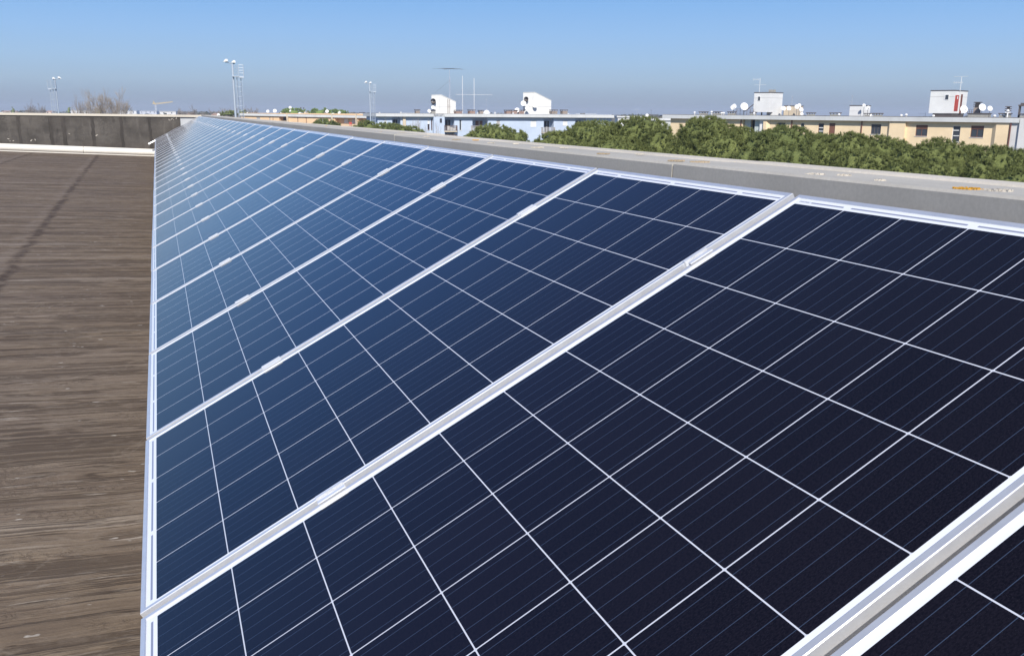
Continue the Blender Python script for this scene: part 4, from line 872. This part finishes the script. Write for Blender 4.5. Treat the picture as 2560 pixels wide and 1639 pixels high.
# ------------------------------------------------------------------ floodlight masts
def mast(px, py_plat, D, mirror, label):
    s = D / F; p = at(px, py_plat, D); zp = p.z - GZ; base = Vector((p.x, p.y, GZ)); k = -1 if mirror else 1
    t = thing('floodlight_mast', label, 'floodlight mast', base, -math.atan2(p.x - CAM.x, p.y - CAM.y), 'floodlight masts of the sports ground')
    G = M_GALV; w = .86; top = zp + 1.0
    MB().tube((0, 0, 0), (0, 0, top), .115, .085, n=12).build('pole', G, t)
    m = MB(); m.box(*sorted((-.06 * k, w * k)), -.35, .35, zp - .06, zp); m.box(*sorted((w * .58 * k, w * k)), -.36, .36, zp - .16, zp - .061); m.build('platform', G, t)
    m = MB()
    for x, y in ((w, -.33), (w, .33), (w * .55, -.33), (w * .55, .33)): m.tube((x * k, y, zp), (x * k, y, zp + .92), .026, n=6)
    for q in range(4):
        z = zp + .25 + q * .22; m.tube((w * .55 * k, -.33, z), (w * k, -.33, z), .014, n=5); m.tube((w * .55 * k, .33, z), (w * k, .33, z), .014, n=5); m.tube((w * k, -.33, z), (w * k, .33, z), .014, n=5)
    m.build('railing', G, t)
    m = MB()
    for x in (.06, .36): 
        for q in range(4): z = zp + .2 + q * .2; m.tube((.06 * k, -.30, z), (.36 * k, -.30, z), .014, n=5)
        m.tube((x * k, -.30, zp), (x * k, -.30, zp + .9), .018, n=5)
    m.build('inner_rail', G, t)
    m = MB()                                           # ladder with hoops
    for x in (.30, .62): m.tube((x * k, -.05, 0), (x * k, -.05, zp), .030, n=5)
    z = .3
    while z < zp: m.tube((.30 * k, -.05, z), (.62 * k, -.05, z), .022, n=4); z += .39
    for x, y in ((.22, -.45), (.46, -.62), (.70, -.45)): m.tube((x * k, y, 2.2), (x * k, y, zp - .1), .011, n=4)
    z = 2.3
    while z < zp:
        P = [(.30, -.05), (.22, -.45), (.46, -.62), (.70, -.45), (.62, -.05)]
        for a, b in zip(P[:-1], P[1:]): m.tube((a[0] * k, a[1], z), (b[0] * k, b[1], z), .012, n=4)
        z += .80
    m.build('ladder', G, t)
    z = 1.6; m = MB()
    while z < zp - .5: m.tube((0, 0, z), (.30 * k, -.05, z), .014, n=4); z += 1.6
    m.build('ladder_bracket', G, t)
    m = MB(); m.tube((0, 0, top - .05), (-.62 * k, 0, top + .22), .035, n=6); m.tube((-.1 * k, 0, top - .1), (.22 * k, 0, top + .05), .035, n=6); m.build('arm', G, t)
    for (x, z, ang, sz) in ((-.50, top + .22, .15, .19), (.12, top + .14, -.05, .17)):
        c, s_ = math.cos(ang * k), math.sin(ang * k); m = MB(); pts = []
        for a, b in ((-sz * 1.25, -.07), (sz * .9, -.06), (sz * .8, .12), (-sz * .1, .14)): pts.append((x * k + (a * c - b * s_) * k, z + a * s_ * k * k * (1 if k > 0 else -1) + b * c))
        if k < 0: pts = pts[::-1]
        m.prism(pts, -.20, .20); fl = m.build('floodlight', M_WHITE, t)
        MB().tube((x * k, 0, z - .16), (x * k, 0, z - .02), .04, n=6).build('bracket', M_ANTD, fl)
    return t
M_GALV = mat_alu('galvanised_steel', (.52, .58, .64), .5, .45)
mast(C3(314, 0)[0], C3(0, 303)[1], 75, False, 'tallest looking floodlight mast with platform and ladder left of the orange block')
mast(C3(2027, 0)[0], C3(0, 492)[1], 125, False, 'small floodlight mast between the orange and the blue blocks')
mast(525 / 3.759, 140 + 305 / 3.759, 106, True, 'floodlight mast with its platform on the left, above the far black wall')
# crane
p = at(388.5, 262, 1500); t = thing('tower_crane', 'yellow tower crane on the far horizon', 'crane', (p.x, p.y, GZ), -math.atan2(p.x, p.y)); H = p.z - GZ
M_CR = plain('crane_yellow', (.72, .52, .16), .6); m = MB()
for a, b_ in ((-.8, -.8), (.8, -.8), (.8, .8), (-.8, .8)): m.tube((a, b_, 0), (a, b_, H), .25, n=4)
for q in range(14): s_ = 1 if q % 2 else -1; m.tube((-.8 * s_, -.8, H * q / 14), (.8 * s_, -.8, H * (q + 1) / 14), .2, n=4)
m.build('crane_mast', M_WHITE, t)
m = MB(); L = 1500 / F * 41
for z0, z1, y in ((0, 2.6, -.7), (0, 2.6, .7), (1.8, 3.2, 0)): m.tube((0, y, H + z0 + .5), (L, y * .3, H + z1 + 2.0), .42, n=4)
for q in range(16): x = L * q / 16; m.tube((x, -.6, H + .6 + 3.6 * q / 16), (x + L / 32, 0, H + 1.9 + 3.4 * q / 16), .22, n=4)
m.build('jib', M_CR, t)
m = MB(); m.tube((0, 0, H), (-3, 0, H + 6), .7, n=5); m.tube((-3, 0, H + 6), (0, 0, H + 8 * .2), .3, n=4); m.box(-4, -2, -1, 1, H + 1, H + 3); m.build('counter_jib', M_CR, t)

# ------------------------------------------------------------------ vegetation
def leaf_mat(name, dark, lite, sc=.9):
    n = NT(name); v = n.obj(); a = n.noise(v, sc, 4, .6); g = n.noise(v, sc * 7, 2, .6)
    c = n.mix(n.rng(a, .35, .65), dark, lite); c = n.mix(n.rng(g, .55, .75, 0, .4), c, tuple(q * 1.35 for q in lite)); c = n.mix(n.rng(g, .45, .3, 0, .25), c, tuple(q * .55 for q in dark))
    n.set(c, .75, 0, .12); n.bump(n.noise(v, 9.0, 4, .7), 1.0, .25); return n.m
M_PINE = leaf_mat('pine_needles', (.175, .210, .070), (.270, .310, .105))
M_PINE2 = leaf_mat('pine_needles_dark', (.155, .192, .066), (.240, .280, .095))
M_PALEG = leaf_mat('spring_foliage', (.16, .24, .06), (.26, .36, .10), .3)
M_BARK = plain('pine_bark', (.16, .11, .08), .9, var=.35, scale=6, bump=.5, stretch=(1, 1, .4))
M_TWIG = plain('bare_twigs', (.34, .29, .24), .9, var=.2)
M_TWIGF = plain('far_twigs', (.27, .23, .20), .9, var=.2)
def np_mesh(name, V, Fc, mat, parent=None):
    me = bpy.data.meshes.new(name); nv, nf, k = len(V), len(Fc), Fc.shape[1]
    me.vertices.add(nv); me.vertices.foreach_set('co', V.astype(np.float32).ravel())
    me.loops.add(nf * k); me.loops.foreach_set('vertex_index', Fc.astype(np.int32).ravel())
    me.polygons.add(nf); me.polygons.foreach_set('loop_start', np.arange(0, nf * k, k, dtype=np.int32))
    me.update(calc_edges=True); me.materials.append(mat)
    o = bpy.data.objects.new(name, me); COL.objects.link(o)
    if parent is not None: o.parent = parent
    return o
def unit(a): return a / (np.linalg.norm(a, axis=1, keepdims=True) + 1e-9)
def crown(lobes, dens=5.5, clump=.42, tuft=.17, per=7, blades=9, bw=.020, upb=.65, inner=True):
    """lobes: (x,y,z,rx,ry,rz) -> needle tufts gathered in clumps over the lobes' outsides"""
    Lb = np.array(lobes); P = []; Nn = []
    for L in Lb:
        area = 4 * math.pi * ((L[3] * L[4]) ** 1.6 / 3 + (L[3] * L[5]) ** 1.6 / 3 + (L[4] * L[5]) ** 1.6 / 3) ** (1 / 1.6)
        k = int(area * dens); d = unit(rng.normal(size=(k, 3))); keep = d[:, 2] > -.75; d = d[keep]
        ph = d @ np.array([3.1, 2.3, 4.7]) * 2.2; rr = .95 + .05 * np.sin(ph) + .045 * np.sin(ph * 2.9 + 1) * np.cos((d @ np.array([-2.1, 4.2, 2.6])) * 3) + rng.normal(0, .016, len(d))
        if inner: rr = np.where(rng.random(len(d)) < .12, rr * rng.uniform(.80, .95, len(d)), rr)
        q = L[:3] + d * L[3:6] * rr[:, None]; nn = unit(d / L[3:6]); P.append(q); Nn.append(nn)
    P = np.concatenate(P); Nn = np.concatenate(Nn); ins = np.zeros(len(P), bool)
    for L in Lb: ins |= (((P - L[:3]) / L[3:6]) ** 2).sum(1) < .52
    P, Nn = P[~ins], Nn[~ins]; K = len(P)
    Tp = np.repeat(P, per, 0); Tn = np.repeat(Nn, per, 0); cs = np.repeat(rng.uniform(.55, 1.15, K), per)[:, None]
    off = rng.normal(size=Tp.shape); off = unit(off + Tn * .7 + np.array([0, 0, .45])) * clump * .5 * cs * rng.uniform(.45, 1.0, (len(Tp), 1))
    Tc = Tp + off; ax = unit(off / (clump * .5) * .9 + Tn * .35 + np.array([0, 0, upb]))
    B = np.repeat(Tc, blades, 0); A = np.repeat(ax, blades, 0); d = unit(A * 1.0 + rng.normal(size=B.shape) * .42)
    Ln = tuft * rng.uniform(.6, 1.15, (len(B), 1)); s = unit(np.cross(d, rng.normal(size=B.shape))) * bw
    V = np.stack([B - s, B + s, B + d * Ln + s * .5, B + d * Ln - s * .5], 1).reshape(-1, 3)
    return V, np.arange(len(V)).reshape(-1, 4)
def core(lobes, k=.80):
    m = MB()
    for (x, y, z, a, b_, c) in lobes:
        n0 = len(m.v); R1, R2 = 9, 14
        for i in range(R1 + 1):
            for j in range(R2):
                t, u = math.pi * i / R1, 2 * math.pi * j / R2; q = k * (1 + .10 * math.sin(3 * u + x) * math.sin(2 * t + y) + random.uniform(-.07, .07))
                m.v.append((x + a * q * math.sin(t) * math.cos(u), y + b_ * q * math.sin(t) * math.sin(u), z + c * q * math.cos(t)))
        for i in range(R1):
            for j in range(R2): jj = (j + 1) % R2; m.f.append((n0 + i * R2 + j, n0 + (i + 1) * R2 + j, n0 + (i + 1) * R2 + jj, n0 + i * R2 + jj))
    return m
def pine(D, lobes_px, label, mat=None, name='stone_pine', trunk_px=None, dens=20, clump=.12, tuft=.20, per=2, blades=13, bw=.012, group='umbrella pines beyond the parapet', cat='tree', kcore=.86):
    """lobes_px: (px, py, rx px, rz px, depth offset m)"""
    cx = sum(l[0] for l in lobes_px) / len(lobes_px); p = at(cx, lobes_px[0][1], D); base = Vector((p.x, p.y, GZ)); s = D / F
    t = thing(name, label, cat, base, 0, group); lobes = []
    for px, py, rx, rz, dy in lobes_px:
        q = at(px, py, D + dy) - base; lobes.append((q.x, q.y, q.z, rx * s, rx * s * .85, rz * s))
    V, Fc = crown(lobes, dens, clump, tuft, per, blades, bw); cr_ = np_mesh('crown', V, Fc, mat or M_PINE, t)
    core(lobes, kcore).build('inner_foliage', mat or M_PINE, cr_, True)
    m = MB(); zc = sum(l[2] for l in lobes) / len(lobes); zl = min(l[2] - l[5] for l in lobes); r = max(.16, zc * .022)
    fork = Vector((0, 0, max(zl - .9, zc * .55))); m.tube((0, 0, 0), fork * .5 + Vector((.12, 0, 0)), r * 1.25, r, n=9); m.tube(fork * .5 + Vector((.12, 0, 0)), fork, r, r * .85, n=9)
    for l in lobes:
        e = Vector(l[:3]); mid = fork.lerp(e, .5) + Vector((0, 0, -.15 * (e - fork).length)); m.tube(fork, mid, r * .55, r * .4, n=7); m.tube(mid, e, r * .4, r * .15, n=6)
        for q in range(4): g = mid.lerp(e, .3 + .15 * q); m.tube(g, e + Vector((random.uniform(-1, 1) * l[3], random.uniform(-1, 1) * l[4], random.uniform(-.5, .4) * l[5])) * .6 - e * 0 if False else g + Vector((random.uniform(-1, 1) * l[3] * .7, random.uniform(-1, 1) * l[4] * .7, random.uniform(-.1, .5) * l[5])), r * .18, r * .05, n=5)
    m.build('trunk', M_BARK, t)
    return t
M_CORE = leaf_mat('inner_needles', (.060, .090, .035), (.10, .14, .05), 2.0)
pine(56, [(1600, 342, 82, 47, 0), (1490, 346, 88, 40, .5), (1405, 364, 72, 30, 0), (1345, 384, 50, 26, .6), (1650, 378, 46, 50, -1.2), (1545, 392, 90, 45, -1), (1450, 398, 90, 36, -.8)], 'broad umbrella pine in front of the right end of the blue block')
pine(52, [(1768, 342, 76, 46, 0), (1725, 385, 42, 58, 0), (1800, 385, 70, 55, -.8), (1855, 362, 48, 40, .6), (1760, 420, 80, 50, -.5), (1690, 412, 50, 50, .4), (1865, 395, 50, 44, .3)], 'umbrella pine covering the left end of the yellow block')
pine(50, [(1965, 362, 76, 44, 0), (1905, 382, 56, 46, -.3), (2030, 388, 56, 46, 0), (1960, 412, 90, 50, -1), (1880, 420, 60, 50, -.6), (2050, 368, 42, 30, .6), (1915, 360, 44, 30, .6)], 'umbrella pine below the left box tower of the yellow block', M_PINE2)
pine(50, [(2120, 382, 66, 46, 0), (2195, 390, 58, 46, .4), (2065, 404, 46, 40, -.4), (2150, 425, 90, 50, -1), (2225, 428, 50, 45, -.2), (2075, 372, 40, 32, .8), (2235, 388, 44, 36, .8)], 'umbrella pine under the small windows of the yellow block')
pine(46, [(2350, 402, 84, 50, 0), (2275, 412, 52, 44, .2), (2420, 424, 52, 42, .3), (2330, 448, 100, 45, -.9), (2250, 446, 50, 42, -.8), (2430, 404, 46, 36, .9)], 'umbrella pine below the tower with the red door')
pine(44, [(2490, 424, 72, 54, 0), (2560, 432, 66, 54, .2), (2450, 450, 50, 45, -.5), (2640, 440, 80, 56, 0), (2540, 475, 110, 48, -.8), (2740, 460, 90, 60, 0)], 'umbrella pine at the right edge of the photograph')
pine(82, [(1232, 346, 60, 32, 0), (1285, 352, 38, 24, .6), (1185, 356, 36, 22, .4), (1235, 372, 80, 30, 0)], 'rounded small pine in front of the middle of the blue block', clump=.14, tuft=.25, bw=.020, dens=10)
pine(105, [(917, 324, 30, 18, 0), (968, 328, 46, 16, .6), (1018, 333, 40, 14, .4), (950, 342, 70, 18, 0), (900, 336, 40, 16, 0)], 'low wide pine behind the small floodlight mast', M_PINE2, clump=.2, tuft=.30, bw=.028, dens=7)
pine(140, [(812, 312, 24, 9.5, 0), (830, 317, 18, 8, .4), (796, 317, 16, 7, .2), (812, 324, 30, 10, 0)], 'small rounded pine in front of the orange block', M_PINE2, clump=.3, tuft=.40, bw=.05, dens=4)
for cx, cy, rx, rz, D, lb in ((735, 283, 25, 8, 300, 'bright green tree top behind the left half of the orange block roof'), (800, 283, 22, 8, 320, 'bright green tree top behind the middle of the orange block roof'), (843, 284, 22, 6, 340, 'low bright green tree top behind the right half of the orange block roof')):
    pine(D, [(cx, cy, rx, rz, 0), (cx - rx * .6, cy + 2, rx * .7, rz * .8, 1), (cx + rx * .7, cy + 2, rx * .6, rz * .8, 1)], lb, M_PALEG, 'leafy_tree', clump=1.2, tuft=.6, bw=.15, dens=.8, group='bright green trees behind the orange block')
pine(260, [(607, 283, 10, 3.5, 0), (575, 285.5, 20, 3.0, 0)], 'low dark green tree by the foot of the nearest floodlight mast', M_PINE2, 'leafy_tree', clump=1.0, tuft=.5, bw=.12, dens=1, group=None)
pine(300, [(247, 278, 4, 5, 0), (250, 281, 5, 4, 0)], 'dark evergreen under the right bare tree', M_PINE2, 'evergreen_tree', clump=1.0, tuft=.5, bw=.12, dens=1, group=None)
for px, py, w, h, D, lb in ((172, 275, 3.0, 6, 620, 'small pointed dark tree left of the two bare trees'), (33, 276, 2.6, 6, 700, 'small pointed tree near the left edge')):
    pine(D, [(px, py, w, h, 0), (px, py + 5, w * 1.3, h * .7, 0)], lb, M_PINE2, 'evergreen_tree', clump=1.4, tuft=.7, bw=.18, dens=.5, group='pointed trees on the horizon')

def bare_tree(px, py_top, wpx, D, label, mat=None, stems=5, depth=5, rad=.14, name='bare_tree', group='leafless trees beyond the far wall', spread=.50):
    p = at(px, py_top, D); base = Vector((p.x, p.y, GZ)); H_ = p.z - GZ; t = thing(name, label, 'tree', base, 0, group); m = MB(); tw = MB()
    W2 = wpx * D / F / 2
    def grow(a, d, L_, r, lv):
        b_ = a + d * L_
        r = max(r, .0125 * D / 165); (m if lv < 2 else tw).tube(a, b_, r, max(r * .72, .010 * D / 165), n=6 if lv < 2 else 3, cap=False)
        if lv >= depth: return
        for q in range(3 if lv < 3 else 4):
            nd = (d + Vector((random.uniform(-1, 1), random.uniform(-1, 1), random.uniform(-.35, .45))) * (.50 if lv < 2 else .62)).normalized()
            grow(a.lerp(b_, random.uniform(.45, 1)), nd, L_ * random.uniform(.58, .82), r * .58, lv + 1)
    m.tube((0, 0, 0), (0, 0, H_ * .30), rad * 1.6, rad * 1.3, n=8)
    for q in range(stems):
        a = 2 * math.pi * q / stems + random.random(); dd = Vector((math.cos(a) * spread * random.uniform(.5, 1.1), math.sin(a) * spread, 1)).normalized()
        grow(Vector((0, 0, H_ * random.uniform(.22, .32))), dd, H_ * .27, rad * .8, 0)
    V = np.array(tw.v); ex = max(np.percentile(abs(V[:, 0]), 95), 1e-3); zt = np.percentile(V[:, 2], 98.5)
    kx = W2 / ex; kz = H_ / zt
    for mm in (m, tw): mm.v = [(x * kx, y * kx, z * kz) for x, y, z in mm.v]
    m.build('trunk', mat or M_TWIG, t); tw.build('twigs', mat or M_TWIG, t); return t
bare_tree(208, 234, 48, 170, 'left of the two large bare trees rising over the far wall', stems=6, depth=5)
bare_tree(273, 235, 84, 165, 'right and wider of the two large bare trees rising over the far wall', stems=9, spread=.75, depth=5)
bare_tree(73, 260, 34, 330, 'small bare tree left of the left floodlight mast', M_TWIGF, rad=.2, depth=4); bare_tree(102, 264, 20, 380, 'smallest bare tree just left of the left floodlight mast', M_TWIGF, rad=.2, depth=4)
bare_tree(484, 267, 36, 420, 'bare tree on the horizon right of the crane', M_TWIGF, rad=.25, depth=4); bare_tree(455, 273, 28, 420, 'lower bare tree just right of the crane', M_TWIGF, rad=.25, depth=4)
for i, (px, py, w) in enumerate(((560, 273, 34), (582, 271, 30), (618, 271, 30), (642, 272, 34))):
    bare_tree(px, py, w, 400, ['bare tree leftmost of four behind the near floodlight mast', 'bare tree just left of the near floodlight mast pole', 'bare tree just right of the near floodlight mast ladder', 'bare tree over the left end of the orange roof'][i], M_TWIGF, rad=.22, depth=4)
bare_tree(520, 277, 30, 430, 'low bare tree beyond the very end of the solar row', M_TWIGF, rad=.22, depth=4)
bare_tree(C4(860, 880)[0], C4(0, 880)[1], 22, 150, 'slim bare tree before the left half of the blue block', stems=4, depth=4, rad=.07, spread=.25); bare_tree(C4(775, 920)[0], C4(0, 905)[1], 14, 150, 'thin bare tree between the low pine and the slim bare tree', stems=3, depth=4, rad=.06, spread=.25)
bare_tree(C4(1160, 960)[0], C4(0, 950)[1], 12, 150, 'thin bare sapling before the blue stair bay', stems=3, depth=4, rad=.05, spread=.25); bare_tree(C4(990, 1010)[0], C4(0, 1000)[1], 10, 150, 'lowest bare sapling before the blue block', stems=3, depth=4, rad=.05, spread=.25)

# distant woodland along the horizon: one mass
def woodland():
    N = 5200; az = rng.uniform(R_(-22), R_(62), N); D = rng.uniform(700, 2600, N) ** 1.0
    h = rng.uniform(5, 9.5, N) * (1 + .25 * np.sin(az * 40)) ; w = rng.uniform(6, 14, N)
    V = []; Fc = []
    a = np.linspace(0, 2 * math.pi, 6, endpoint=False)
    for i in range(N):
        x, y = math.sin(az[i]) * D[i], math.cos(az[i]) * D[i]; b0 = len(V) * 0
        ring0 = [(x + w[i] * .5 * math.cos(t), y + w[i] * .5 * math.sin(t), GZ) for t in a]
        ring1 = [(x + w[i] * .55 * math.cos(t) * rng.uniform(.7, 1.1), y + w[i] * .55 * math.sin(t), GZ + h[i] * rng.uniform(.5, .75)) for t in a]
        ring2 = [(x + w[i] * .2 * math.cos(t), y + w[i] * .2 * math.sin(t), GZ + h[i] * rng.uniform(.9, 1.05)) for t in a]
        k = i * 18; V += ring0 + ring1 + ring2
        for r_ in (0, 6):
            for q in range(6): Fc.append((k + r_ + q, k + r_ + (q + 1) % 6, k + r_ + 6 + (q + 1) % 6, k + r_ + 6 + q))
    n = NT('far_woods'); v = n.obj(); a_ = n.noise(v, .03, 4, .6); n.set(n.mix(n.rng(a_, .4, .6), (.060, .066, .040), (.13, .115, .085)), .95, 0, .05)
    o = np_mesh('distant_woodland', np.array(V), np.array(Fc), n.m); tag(o, 'low grey green woodland along the horizon', 'woodland', kind='stuff')
woodland()

# ------------------------------------------------------------------ the air
m = MB(); m.box(-4600, 4600, -1600, 4600, GZ - 1.0, 24)
hm = bpy.data.materials.new('haze'); hm.use_nodes = True; ht = hm.node_tree; ht.nodes.clear()
ho = ht.nodes.new('ShaderNodeOutputMaterial'); hv = ht.nodes.new('ShaderNodeVolumePrincipled')
hv.inputs['Color'].default_value = (.74, .82, .95, 1); hv.inputs['Density'].default_value = 0.00032; hv.inputs['Anisotropy'].default_value = 0.0
ht.links.new(hv.outputs[0], ho.inputs['Volume'])
tag(m.build('haze', hm), 'thin bluish haze over the whole town', None, kind='stuff')
